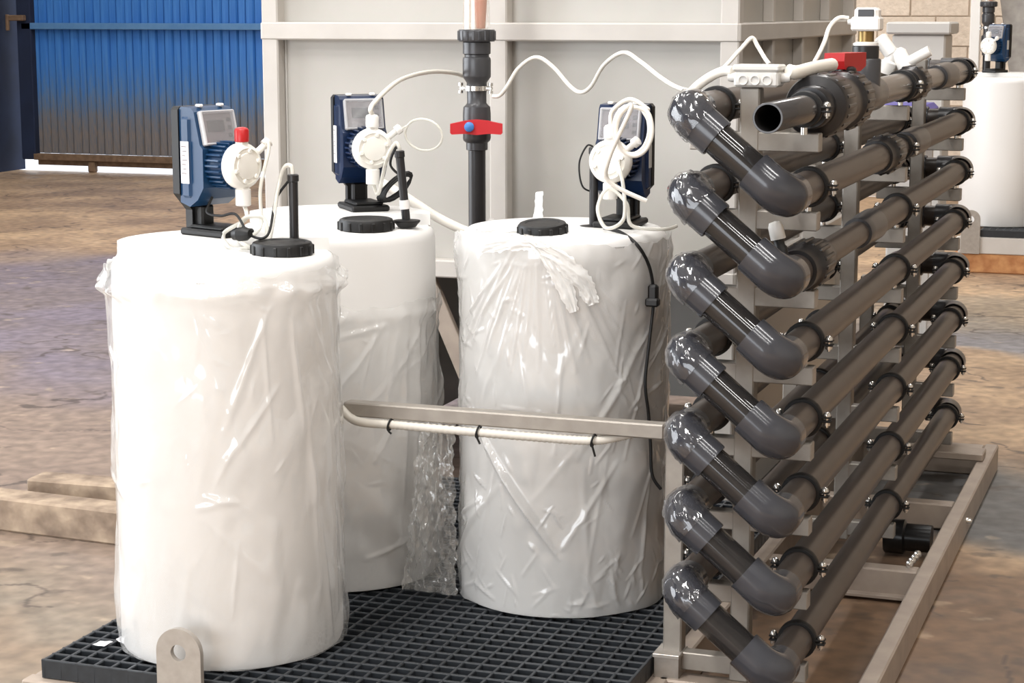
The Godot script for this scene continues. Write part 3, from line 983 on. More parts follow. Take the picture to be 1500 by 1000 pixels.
# ------------------------------------------------------------------ skid base, grating, rack
func make_base() -> void:
	var t := thing("skid_base", "beige steel base frame of rectangular tube under the grating and pipes", "frame")
	var bars := [
		[Vector3(-1.32, 0.04, -3.215), Vector3(1.72, 0.08, 0.04)],   # front
		[Vector3(-2.155, 0.04, -4.1), Vector3(0.04, 0.08, 1.73)],    # left
		[Vector3(-0.98, 0.04, -4.6), Vector3(0.04, 0.08, 2.73)],     # inner
		[Vector3(-0.58, 0.04, -4.64), Vector3(0.04, 0.08, 2.81)],    # right rail
		[Vector3(-0.79, 0.04, -3.655), Vector3(0.38, 0.08, 0.06)],
		[Vector3(-0.79, 0.04, -4.6), Vector3(0.38, 0.07, 0.05)],
		[Vector3(-0.79, 0.04, -5.28), Vector3(0.38, 0.07, 0.05)],
		[Vector3(-0.79, 0.04, -5.99), Vector3(0.38, 0.08, 0.08)],
		[Vector3(-1.57, 0.04, -4.94), Vector3(1.14, 0.08, 0.04)],
	]
	for b in bars:
		var st := mb()
		box(st, b[0], b[1], 0.004)
		part("beam", st, M.steel_base, t)
	var st := mb()
	# short upper channel at the far end
	box(st, Vector3(-0.7, 0.092, -5.83), Vector3(0.24, 0.022, 0.09), 0.003)
	part("bracket", st, M.steel_base, t)
	st = mb()
	box(st, Vector3(-0.69, 0.012, -4.565), Vector3(0.2, 0.008, 0.03), 0.001)
	part("channel_lip", st, M.steel_base, t)
	# lifting lugs: round-headed plates with an eye
	lug(t, Vector3(-1.815, 0.0, -3.189), 0.048, 0.228, 0.012, 0.0165)
	st = mb()
	lathe(st, [Vector2(0.008, 0), Vector2(0.008, 0.012), Vector2(0.005, 0.016), Vector2(0, 0.016)], 12, axis_xf(Vector3(-0.56, 0.045, -5.22), Vector3.RIGHT))
	part("bolt", st, M.chrome, t)
	st = mb()
	box(st, Vector3(-0.967, 0.125, -3.668), Vector3(0.055, 0.008, 0.07), 0.001)
	box(st, Vector3(-0.967, 0.1, -3.668), Vector3(0.05, 0.045, 0.06))
	part("foot_plate", st, M.plate, t)

func lug(parent: Node3D, at: Vector3, r: float, top: float, thick: float, eye: float) -> void:
	var st := mb()
	var poly := []
	poly.append(Vector2(r, 0))
	var cy := top - r
	for k in 25:
		var a := PI * k / 24.0
		poly.append(Vector2(cos(a) * r, cy + sin(a) * r))
	poly.append(Vector2(-r, 0))
	# face with an eye: ring of quads between outline and hole
	var n := 48
	var outer := []
	var inner := []
	for k in n:
		var a := TAU * k / n
		var d := Vector2(cos(a), sin(a))
		inner.append(Vector2(0, cy) + d * eye)
		var o: Vector2
		if d.y >= 0:
			o = Vector2(0, cy) + d * r
		else:
			var s: float = minf(r / maxf(absf(d.x), 1e-4), cy / maxf(-d.y, 1e-4))
			o = Vector2(0, cy) + d * s
		outer.append(o)
	for sg in [-1.0, 1.0]:
		var z: float = sg * thick * 0.5
		for k in n:
			var q := (k + 1) % n
			quad(st, at + Vector3(outer[k].x, outer[k].y, z), at + Vector3(outer[q].x, outer[q].y, z), at + Vector3(inner[q].x, inner[q].y, z), at + Vector3(inner[k].x, inner[k].y, z), Vector3(0, 0, sg))
	for k in n:
		var q := (k + 1) % n
		var e: Vector2 = (outer[q] - outer[k]).normalized()
		quad(st, at + Vector3(outer[k].x, outer[k].y, -thick * 0.5), at + Vector3(outer[q].x, outer[q].y, -thick * 0.5), at + Vector3(outer[q].x, outer[q].y, thick * 0.5), at + Vector3(outer[k].x, outer[k].y, thick * 0.5), Vector3(e.y, -e.x, 0))
		var m: Vector2 = (Vector2(0, cy) - inner[k]).normalized()
		quad(st, at + Vector3(inner[k].x, inner[k].y, -thick * 0.5), at + Vector3(inner[q].x, inner[q].y, -thick * 0.5), at + Vector3(inner[q].x, inner[q].y, thick * 0.5), at + Vector3(inner[k].x, inner[k].y, thick * 0.5), Vector3(m.x, m.y, 0))
	part("lifting_lug", st, M.plate, parent).set_meta("label", "steel lifting plate with a round eye")

func make_grating(label: String, x0: float, x1: float, z0: float, z1: float, top: float) -> void:
	var t := thing("floor_grating", label, "grating")
	var nx := int(round((x1 - x0) / 0.038))
	var nz := int(round((z0 - z1) / 0.038))
	var hgt := 0.038
	var st := mb()
	bar_mesh(st, x1 - x0, hgt)
	var mx := st.commit()
	st = mb()
	bar_mesh(st, z0 - z1, hgt * 0.985)
	var mz := st.commit()
	var rot := Basis(Vector3.UP, PI * 0.5)
	for k in nz + 1:
		inst("bar", mx, M.grating, t, Transform3D(Basis(), Vector3((x0 + x1) * 0.5, top - hgt * 0.5, z0 - (z0 - z1) * k / nz)))
	for k in nx + 1:
		inst("bar", mz, M.grating, t, Transform3D(rot, Vector3(x0 + (x1 - x0) * k / nx, top - hgt * 0.5 - 0.0004, (z0 + z1) * 0.5)))

func bar_mesh(st: SurfaceTool, length: float, h: float) -> void:
	# rib with a flat, slightly rounded crown, narrower below
	var prof := PackedVector2Array([Vector2(-0.0028, -h * 0.5), Vector2(0.0028, -h * 0.5), Vector2(0.0036, h * 0.5 - 0.002), Vector2(0.0024, h * 0.5), Vector2(-0.0024, h * 0.5), Vector2(-0.0036, h * 0.5 - 0.002)])
	prism(st, prof, length + 0.007, Transform3D(Basis(Vector3(0, 0, -1), Vector3(0, 1, 0), Vector3(1, 0, 0)), Vector3.ZERO))

func clamp_set(r: float) -> Array:
	var st := mb()
	lathe(st, [Vector2(r + 0.0005, -0.01), Vector2(r + 0.006, -0.01), Vector2(r + 0.0075, -0.007), Vector2(r + 0.0075, 0.007), Vector2(r + 0.006, 0.01), Vector2(r + 0.0005, 0.01)], 32, axis_xf(Vector3.ZERO, Vector3.BACK))
	for s in [-1, 1]:
		box(st, Vector3(s * (r + 0.014), 0.004, 0), Vector3(0.02, 0.0035, 0.018), 0.001)
		box(st, Vector3(s * (r + 0.014), -0.004, 0), Vector3(0.02, 0.0035, 0.018), 0.001)
	var ring := st.commit()
	st = mb()
	lathe(st, [Vector2(0, -0.016), Vector2(0.003, -0.016), Vector2(0.003, -0.012), Vector2(0.0065, -0.012), Vector2(0.0065, -0.006), Vector2(0.003, -0.006), Vector2(0.003, 0.006), Vector2(0.0075, 0.006), Vector2(0.0075, 0.009), Vector2(0.0055, 0.0135), Vector2(0, 0.015)], 12)
	var bolt := st.commit()
	st = mb()
	lathe(st, [Vector2(0, -0.047), Vector2(0.0065, -0.047), Vector2(0.0065, -r - 0.004), Vector2(0, -r - 0.004)], 12)
	var stud := st.commit()
	return [ring, bolt, stud, r]

func put_clamp(t: Node3D, set_: Array, at: Vector3) -> void:
	var c := inst("pipe_clamp", set_[0], M.rubber, t, Transform3D(Basis(), at))
	var r: float = set_[3]
	for s in [-1, 1]:
		inst("bolt", set_[1], M.chrome, c, Transform3D(Basis(), Vector3(s * (r + 0.0155), 0, 0.002)))
	inst("stud", set_[2], M.chrome, c)

func make_rack() -> void:
	var t := thing("pipe_rack", "grey steel rack of posts and short arms carrying the pipe coil", "rack")
	for i in 3:
		var z: float = POST_Z[i]
		for x in [-0.962, -0.825]:
			var st := mb()
			var top := 1.255 if x > -0.9 else 0.6
			box(st, Vector3(x, (top + 0.08) * 0.5, z), Vector3(0.038, top - 0.08, 0.038), 0.003)
			part("post", st, M.steel, t)
		for k in 8:
			var st := mb()
			var y := Y0 - DY * k - 0.065
			var left := -0.977 if y < 0.58 else -0.942
			box(st, Vector3((left - 0.691) * 0.5, y, z + 0.0005), Vector3(-0.691 - left, 0.036, 0.0335), 0.002)
			part("arm", st, M.steel, t)
	# crossbar to the tanks
	var st := mb()
	box(st, Vector3(-1.325, 0.58, -3.66), Vector3(0.69, 0.03, 0.035), 0.003)
	part("crossbar", st, M.steel, t)
	var thick := clamp_set(RP)
	var thin := clamp_set(RT)
	for i in 3:
		for k in 8:
			if k == 2 and i == 0:
				continue
			var z: float = POST_Z[i]
			if k == 0 and i == 0:
				z += 0.06
			put_clamp(t, thin if (k == 0 and i == 0) or (k == 1 and i == 1) else thick, Vector3(XR, Y0 - DY * k, z))
			if k < 7:
				put_clamp(t, thick, Vector3(XL, Y0 - DY * k, POST_Z[i]))

func pipe_along_z(parent: Node3D, x: float, y: float, z0: float, z1: float, r: float, m: Material, called := "pipe", open_end := false) -> void:
	var st := mb()
	var l := absf(z1 - z0)
	var prof := [Vector2(r - 0.004, 0), Vector2(r - 0.001, 0), Vector2(r, 0.001), Vector2(r, l)]
	if open_end:
		prof = [Vector2(r - 0.0035, l), Vector2(r - 0.0035, 0.0), Vector2(r - 0.0005, 0), Vector2(r, 0.0008), Vector2(r, l)]
	lathe(st, prof, 40, axis_xf(Vector3(x, y, z0), Vector3(0, 0, signf(z1 - z0))))
	part(called, st, m, parent)

func elbow(parent: Node3D, p: Vector3, d1: Vector3, d2: Vector3, m: Material, leg := 0.074) -> MeshInstance3D:
	var st := mb()
	tube(st, elbow_path(p, d1, d2, leg), elbow_radii(), 30)
	return part("elbow", st, m, parent)

func elbow_path(p: Vector3, d1: Vector3, d2: Vector3, leg: float) -> Array:
	var R := 0.036
	var pts := [p + d1 * leg, p + d1 * leg, p + d1 * (leg - 0.002), p + d1 * R]
	for k in range(1, 12):
		var a := PI * 0.5 * k / 12.0
		pts.append(p + d1 * R * (1.0 - sin(a)) + d2 * R * (1.0 - cos(a)))
	pts.append_array([p + d2 * R, p + d2 * (leg - 0.002), p + d2 * leg, p + d2 * leg])
	return pts

func elbow_radii() -> Array:
	var r := 0.038
	var out := [0.031, r - 0.0012, r, r]
	for k in 11:
		out.append(r + 0.002 * sin(PI * (k + 1) / 12.0))
	out.append_array([r, r, r - 0.0012, 0.031])
	return out

func union_fit(parent: Node3D, x: float, y: float, z0: float, z1: float, r: float, m: Material) -> void:
	# collar, ribbed nut, collar
	var st := mb()
	var l := absf(z1 - z0)
	lathe(st, [Vector2(RT - 0.001, 0), Vector2(r * 0.86, 0), Vector2(r * 0.88, 0.004), Vector2(r * 0.88, l * 0.24), Vector2(r, l * 0.27), Vector2(r, l * 0.72), Vector2(r * 0.9, l * 0.76), Vector2(r * 0.84, l * 0.8), Vector2(r * 0.84, l - 0.003), Vector2(RT - 0.001, l)], 36, axis_xf(Vector3(x, y, z0), Vector3(0, 0, -1)))
	for k in 16:
		var a := TAU * k / 16
		box(st, Vector3(x + cos(a) * r, y + sin(a) * r, z0 - l * 0.5), Vector3(0.006, 0.008, l * 0.4), 0.002, Basis(Vector3.BACK, a))
	part("union", st, m, parent)

func reducer(parent: Node3D, x: float, y: float, z0: float, z1: float, m: Material) -> void:
	var st := mb()
	var l := absf(z1 - z0)
	lathe(st, [Vector2(RT - 0.001, 0), Vector2(RT + 0.006, 0), Vector2(RT + 0.007, 0.003), Vector2(RT + 0.007, l * 0.3), Vector2(RP + 0.005, l * 0.5), Vector2(RP + 0.005, l - 0.003), Vector2(RP - 0.001, l)], 36, axis_xf(Vector3(x, y, z0), Vector3(0, 0, -1)))
	part("reducer", st, m, parent)

func make_coil() -> void:
	var t := thing("pipe_coil", "dark grey plastic pipe coil zigzagging down the steel rack", "pipes")
	var dg := Vector3(XR - XL, -DY, 0).normalized()
	var far := Vector3(0, 0, -1)
	rng.seed = 900
	for k in 7:
		var pl := Vector3(XL, Y0 - DY * k, ZC)
		var pr := Vector3(XR, Y0 - DY * (k + 1), ZC)
		var e := elbow(t, pl, far, dg, M.pvc_elbow)
		# the upper elbows still wear shrink film
		var st := mb()
		var path := elbow_path(pl, far, dg, 0.045)
		var rings := []
		var nz := noise(22.0, 300 + k, 3)
		for i in range(3, path.size() - 3):
			var prev: Vector3 = path[i - 1]
			var next: Vector3 = path[i + 1]
			var dd := (next - prev).normalized()
			var s := far.cross(dg).normalized()
			var u := s.cross(dd)
			var ring := []
			for q in 48:
				var a := TAU * q / 48
				var o := s * cos(a) + u * sin(a)
				var w := nz.get_noise_3dv(path[i] * 1.6 + o * 0.09)
				ring.append(path[i] + o * (0.0402 + absf(w) * 0.0055))
			rings.append(ring)
		grid(st, rings, true)
		part("film_wrap", st, M.film_clear, e)
		elbow(t, pr, far, -dg, M.pvc_elbow)
		st = mb()
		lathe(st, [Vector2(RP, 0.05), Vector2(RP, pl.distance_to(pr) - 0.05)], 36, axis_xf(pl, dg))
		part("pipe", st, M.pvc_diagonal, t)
		pipe_along_z(t, XL, Y0 - DY * k, ZC - 0.05, ZF + 0.05, RP, M.pvc_pipe)
	# far return bends
	for k in 8:
		var y := Y0 - DY * k
		if k < 7:
			elbow(t, Vector3(XR, y, ZF), Vector3.BACK, Vector3.LEFT, M.pvc_fit)
			elbow(t, Vector3(XL, y, ZF), Vector3.BACK, Vector3.RIGHT, M.pvc_fit)
			var st := mb()
			lathe(st, [Vector2(RP, 0.05), Vector2(RP, XR - XL - 0.05)], 24, axis_xf(Vector3(XL, y, ZF), Vector3.RIGHT))
			part("pipe", st, M.pvc_pipe, t)
		else:
			elbow(t, Vector3(XR, y, ZF + 0.06), Vector3.BACK, Vector3.LEFT, M.pvc_fit)
	# right column
	for k in range(3, 8):
		pipe_along_z(t, XR, Y0 - DY * k, ZC - 0.05, ZF + 0.05, RP, M.pvc_pipe)
	var y1 := Y0 - DY
	pipe_along_z(t, XR, y1, ZC - 0.05, -4.5, RP, M.pvc_pipe)
	union_fit(t, XR, y1, -4.47, -4.7, 0.044, M.pvc_dark)
	pipe_along_z(t, XR, y1, -4.68, -4.95, RT, M.pvc_pipe)
	reducer(t, XR, y1, -4.9, -5.12, M.pvc_fit)
	pipe_along_z(t, XR, y1, -5.1, ZF + 0.05, RP, M.pvc_pipe)
	var y2 := Y0 - DY * 2
	pipe_along_z(t, XR, y2, ZC - 0.05, -3.64, RP, M.pvc_pipe)
	union_fit(t, XR, y2, -3.58, -3.8, 0.045, M.pvc_dark)
	pipe_along_z(t, XR, y2, -3.78, -4.32, RT, M.pvc_pipe)
	reducer(t, XR, y2, -4.24, -4.44, M.pvc_fit)
	pipe_along_z(t, XR, y2, -4.42, ZF + 0.05, RP, M.pvc_pipe)
	# top row: open stub, ball valve, tee, union
	pipe_along_z(t, XR, Y0, -3.3, -3.8, RT, M.pvc_new, "pipe", true)
	var st := mb()
	var vx := axis_xf(Vector3(XR, Y0, -3.66), Vector3(0, 0, -1))
	lathe(st, [Vector2(RT - 0.001, 0), Vector2(0.038, 0), Vector2(0.041, 0.004), Vector2(0.041, 0.06), Vector2(0.058, 0.066), Vector2(0.0605, 0.072), Vector2(0.0605, 0.18), Vector2(0.058, 0.188), Vector2(0.052, 0.2), Vector2(0.054, 0.25), Vector2(0.052, 0.3), Vector2(0.058, 0.308), Vector2(0.0595, 0.314), Vector2(0.0595, 0.4), Vector2(0.056, 0.41), Vector2(0.041, 0.416), Vector2(0.041, 0.47), Vector2(RT - 0.001, 0.474)], 44, vx)
	for z in [0.126, 0.357]:
		for k in 20:
			var a := TAU * k / 20
			box(st, Vector3(XR + cos(a) * 0.06, Y0 + sin(a) * 0.06, -3.66 - z), Vector3(0.005, 0.008, 0.08), 0.002, Basis(Vector3.BACK, a))
	lathe(st, [Vector2(0.024, 0.03), Vector2(0.024, 0.064), Vector2(0.018, 0.068), Vector2(0, 0.068)], 20, Transform3D(Basis(), Vector3(XR, Y0, -4.03)))
	var valve := part("ball_valve", st, M.pvc_dark, t)
	st = mb()
	var hb := Basis(Vector3.UP, -0.2)
	var hc := Vector3(XR - 0.004, Y0 + 0.079, -4.06)
	prism(st, PackedVector2Array([Vector2(-0.06, -0.012), Vector2(-0.03, -0.022), Vector2(0.03, -0.022), Vector2(0.058, -0.016), Vector2(0.062, 0.0), Vector2(0.06, 0.016), Vector2(-0.06, 0.016)]), 0.044, Transform3D(hb * Basis(Vector3(0, 0, 1), Vector3(0, 1, 0), Vector3(-1, 0, 0)), hc))
	part("handle", st, M.red, valve).set_meta("label", "red valve handle")
	# tee with a branch for the flow sensor
	st = mb()
	lathe(st, [Vector2(RT - 0.001, 0), Vector2(0.037, 0), Vector2(0.0385, 0.003), Vector2(0.0385, 0.247), Vector2(0.037, 0.25), Vector2(RP - 0.001, 0.25)], 36, axis_xf(Vector3(XR, Y0, -4.13), Vector3(0, 0, -1)))
	lathe(st, [Vector2(0.034, 0.0), Vector2(0.034, 0.075), Vector2(0.032, 0.078), Vector2(0, 0.078)], 32, Transform3D(Basis(), Vector3(XR, Y0, -4.28)))
	part("tee", st, M.pvc_fit, t)
	st = mb()
	lathe(st, [Vector2(0.029, 0.076), Vector2(0.029, 0.104), Vector2(0.026, 0.106), Vector2(0, 0.106)], 28, Transform3D(Basis(), Vector3(XR, Y0, -4.28)))
	part("bushing", st, M.pvc_dark, t)
	pipe_along_z(t, XR, Y0, -4.36, -5.0, RP, M.pvc_new)
	union_fit(t, XR, Y0, -4.88, -5.1, 0.043, M.pvc_dark)
	pipe_along_z(t, XR, Y0, -5.08, -5.5, RT, M.pvc_new)
	reducer(t, XR, Y0, -5.44, -5.68, M.pvc_fit)
	pipe_along_z(t, XR, Y0, -5.66, ZF + 0.05, RP, M.pvc_new)

	# flow transmitter on the tee
	var f := thing("flow_transmitter", "white display box on a brass nut above the pipe tee", "sensor", Vector3(XR, Y0 + 0.106, -4.28))
	st = mb()
	lathe(st, [Vector2(0, 0), Vector2(0.027, 0), Vector2(0.027, 0.005), Vector2(0.02, 0.008), Vector2(0, 0.008)], 24)
	part("washer", st, M.white_plastic, f)
	st = mb()
	lathe(st, [Vector2(0, 0.008), Vector2(0.0175, 0.008), Vector2(0.0175, 0.03), Vector2(0.014, 0.032), Vector2(0, 0.032)], 6)
	part("nut", st, M.brass, f)
	st = mb()
	box(st, Vector3(0.002, 0.046, 0), Vector3(0.062, 0.03, 0.056), 0.004)
	box(st, Vector3(0.002, 0.068, -0.004), Vector3(0.052, 0.026, 0.046), 0.006)
	part("case", st, M.white_plastic, f)
	st = mb()
	box(st, Vector3(0.002, 0.068, 0.02), Vector3(0.034, 0.018, 0.003), 0.001)
	part("display", st, M.screen, f)
	st = mb()
	lathe(st, [Vector2(0.006, 0), Vector2(0.006, 0.01), Vector2(0, 0.01)], 10, axis_xf(Vector3(-0.03, 0.05, 0), Vector3.LEFT))
	part("cable_gland", st, M.white_plastic, f)

	# white sensor with cap in the union of the third row
	var g := thing("level_sensor", "small sensor with a white cap standing on the third pipe row", "sensor", Vector3(XR - 0.02, y2 + 0.036, ZC - 0.09))
	st = mb()
	lathe(st, [Vector2(0, -0.01), Vector2(0.012, -0.01), Vector2(0.013, 0.012), Vector2(0.01, 0.016), Vector2(0.01, 0.03), Vector2(0, 0.03)], 16, axis_xf(Vector3.ZERO, Vector3(-0.25, 1, 0)))
	part("body", st, M.black, g)
	st = mb()
	lathe(st, [Vector2(0, 0.028), Vector2(0.0145, 0.028), Vector2(0.0145, 0.052), Vector2(0.011, 0.06), Vector2(0, 0.062)], 8, axis_xf(Vector3.ZERO, Vector3(-0.25, 1, 0)))
	part("cap", st, M.white_plastic, g)

	# white dosing fittings behind the transmitter
	var w := thing("injection_fitting", "cluster of white plastic fittings behind the display box", "fitting", Vector3(-0.8, Y0 + 0.02, -5.12))
	st = mb()
	lathe(st, [Vector2(0, 0), Vector2(0.02, 0), Vector2(0.022, 0.03), Vector2(0.016, 0.035), Vector2(0.016, 0.07), Vector2(0, 0.07)], 16, axis_xf(Vector3(0.0, 0, 0), Vector3(0.35, 1, 0)))
	part("body", st, M.white_plastic, w)
	st = mb()
	lathe(st, [Vector2(0, 0), Vector2(0.019, 0), Vector2(0.019, 0.05), Vector2(0.012, 0.055), Vector2(0, 0.055)], 14, axis_xf(Vector3(0.015, 0.05, 0), Vector3(-0.6, 0.8, 0)))
	lathe(st, [Vector2(0, 0), Vector2(0.02, 0), Vector2(0.02, 0.06), Vector2(0.012, 0.07), Vector2(0, 0.07)], 14, axis_xf(Vector3(0.06, 0.0, 0.0), Vector3(-0.5, 1.0, 0)))
	lathe(st, [Vector2(0, 0), Vector2(0.014, 0), Vector2(0.014, 0.06), Vector2(0, 0.06)], 14, axis_xf(Vector3(0.06, 0.03, 0.0), Vector3(1, 0.55, 0)))
	part("branch", st, M.white_plastic, w)
	st = mb()
	lathe(st, [Vector2(0, 0), Vector2(0.0165, 0), Vector2(0.0165, 0.022), Vector2(0, 0.022)], 14, axis_xf(Vector3(0.075, -0.025, 0.0), Vector3(-0.5, 1.0, 0)))
	part("lock_nut", st, M.black, w)

func make_wiring() -> void:
	# junction box on the second post
	var t := thing("junction_box", "white junction box with knockouts on top of the front post", "box", Vector3(-0.812, 1.255, -3.68))
	var st := mb()
	box(st, Vector3(0, 0.016, 0), Vector3(0.085, 0.03, 0.06), 0.004)
	part("body", st, M.box_plastic, t)
	st = mb()
	box(st, Vector3(0, 0.037, 0), Vector3(0.09, 0.012, 0.064), 0.003)
	part("lid", st, M.box_plastic, t)
	st = mb()
	for k in 3:
		lathe(st, [Vector2(0.0095, 0), Vector2(0.0098, 0.003), Vector2(0.0088, 0.0038), Vector2(0.0075, 0.0035), Vector2(0.007, 0.0008), Vector2(0, 0.0008)], 18, axis_xf(Vector3(-0.024 + k * 0.023, 0.014, 0.03), Vector3.BACK))
	part("knockout", st, M.box_plastic, t)
	st = mb()
	lathe(st, [Vector2(0, 0), Vector2(0.009, 0), Vector2(0.009, 0.012), Vector2(0.007, 0.018), Vector2(0, 0.018)], 12, axis_xf(Vector3(-0.042, 0.018, 0), Vector3.LEFT))
	part("cable_gland", st, M.box_plastic, t)
	st = mb()
	lathe(st, [Vector2(0, 0), Vector2(0.009, 0), Vector2(0.009, 0.012), Vector2(0.007, 0.018), Vector2(0, 0.018)], 12, axis_xf(Vector3(0.042, 0.018, 0), Vector3.RIGHT))
	part("cable_gland", st, M.box_plastic, t)
	# conduit stubs left and right
	st = mb()
	tube(st, spline([Vector3(-0.863, 1.285, -3.680), Vector3(-0.884, 1.284, -3.690), Vector3(-0.910, 1.274, -3.700), Vector3(-0.939, 1.255, -3.710), Vector3(-0.960, 1.235, -3.720)], 8), 0.0095, 12)
	solo("white_conduit", st, M.cable_white, "white conduit bending down left of the junction box", "conduit")
	st = mb()
	tube(st, spline([Vector3(-0.756, 1.286, -3.680), Vector3(-0.744, 1.283, -3.700), Vector3(-0.734, 1.288, -3.800), Vector3(-0.724, 1.291, -3.950)], 8), 0.0135, 12)
	solo("white_conduit", st, M.cable_white, "white conduit from the junction box towards the red handle", "conduit")
	# wavy cable from the riser's clamp to the rack
	cable("signal_cable", [Vector3(-1.739, 1.181, -4.740), Vector3(-1.717, 1.184, -4.730), Vector3(-1.695, 1.205, -4.720), Vector3(-1.662, 1.254, -4.720), Vector3(-1.612, 1.282, -4.710), Vector3(-1.564, 1.259, -4.700), Vector3(-1.512, 1.212, -4.680), Vector3(-1.477, 1.198, -4.660), Vector3(-1.441, 1.215, -4.630), Vector3(-1.399, 1.268, -4.600), Vector3(-1.336, 1.299, -4.550), Vector3(-1.271, 1.280, -4.470), Vector3(-1.195, 1.250, -4.360), Vector3(-1.113, 1.233, -4.200), Vector3(-1.027, 1.234, -4.000), Vector3(-0.963, 1.255, -3.850), Vector3(-0.911, 1.277, -3.750), Vector3(-0.887, 1.284, -3.720)], 0.0052, M.cable_white, "white cable waving across the container front to the rack", "cable", 8)
	cable("signal_cable", [Vector3(-0.962, 1.258, -3.900), Vector3(-0.936, 1.286, -3.920), Vector3(-0.911, 1.321, -3.950), Vector3(-0.893, 1.343, -3.970), Vector3(-0.880, 1.326, -3.970), Vector3(-0.863, 1.303, -3.960), Vector3(-0.851, 1.291, -3.950)], 0.0045, M.cable_white, "white cable peaking above the junction box", "cable", 8)
	cable("signal_cable", [Vector3(-0.751, 1.382, -4.280), Vector3(-0.771, 1.382, -4.270), Vector3(-0.786, 1.363, -4.250), Vector3(-0.786, 1.334, -4.200), Vector3(-0.788, 1.309, -4.150), Vector3(-0.789, 1.291, -4.100)], 0.0048, M.cable_white, "white cable dropping from the display box", "cable", 8)
	# corrugated conduit under the crossbar
	st = mb()
	var cp := spline([Vector3(-1.672, 0.583, -3.635), Vector3(-1.65, 0.563, -3.637), Vector3(-1.62, 0.555, -3.64), Vector3(-1.55, 0.554, -3.645), Vector3(-1.4, 0.552, -3.645), Vector3(-1.25, 0.551, -3.645), Vector3(-1.13, 0.552, -3.648), Vector3(-1.07, 0.562, -3.67), Vector3(-1.02, 0.576, -3.7)], 24)
	var rr := []
	for i in cp.size():
		rr.append(0.0098 if i % 2 == 0 else 0.0082)
	tube(st, cp, rr, 12)
	solo("corrugated_conduit", st, M.conduit, "pale corrugated conduit tied below the steel crossbar", "conduit")
	var tx := [-1.565, -1.37, -1.125]
	var tl := ["left end", "middle", "right end"]
	for i in 3:
		st = mb()
		var ring := []
		for k in 17:
			var a := TAU * k / 16.0
			ring.append(Vector3(tx[i] + 0.003 * sin(a), 0.5535 + sin(a) * 0.0125, -3.645 + cos(a) * 0.0125))
		tube(st, ring, 0.0022, 6, false)
		tube(st, [Vector3(tx[i], 0.553, -3.632), Vector3(tx[i] + 0.002, 0.541, -3.634), Vector3(tx[i] + 0.007, 0.537 - 0.007 * i, -3.635)], 0.0022, 6)
		solo("cable_tie", st, M.black, "black cable tie at the %s of the crossbar's conduit" % tl[i], "cable tie", "cable ties on the crossbar")

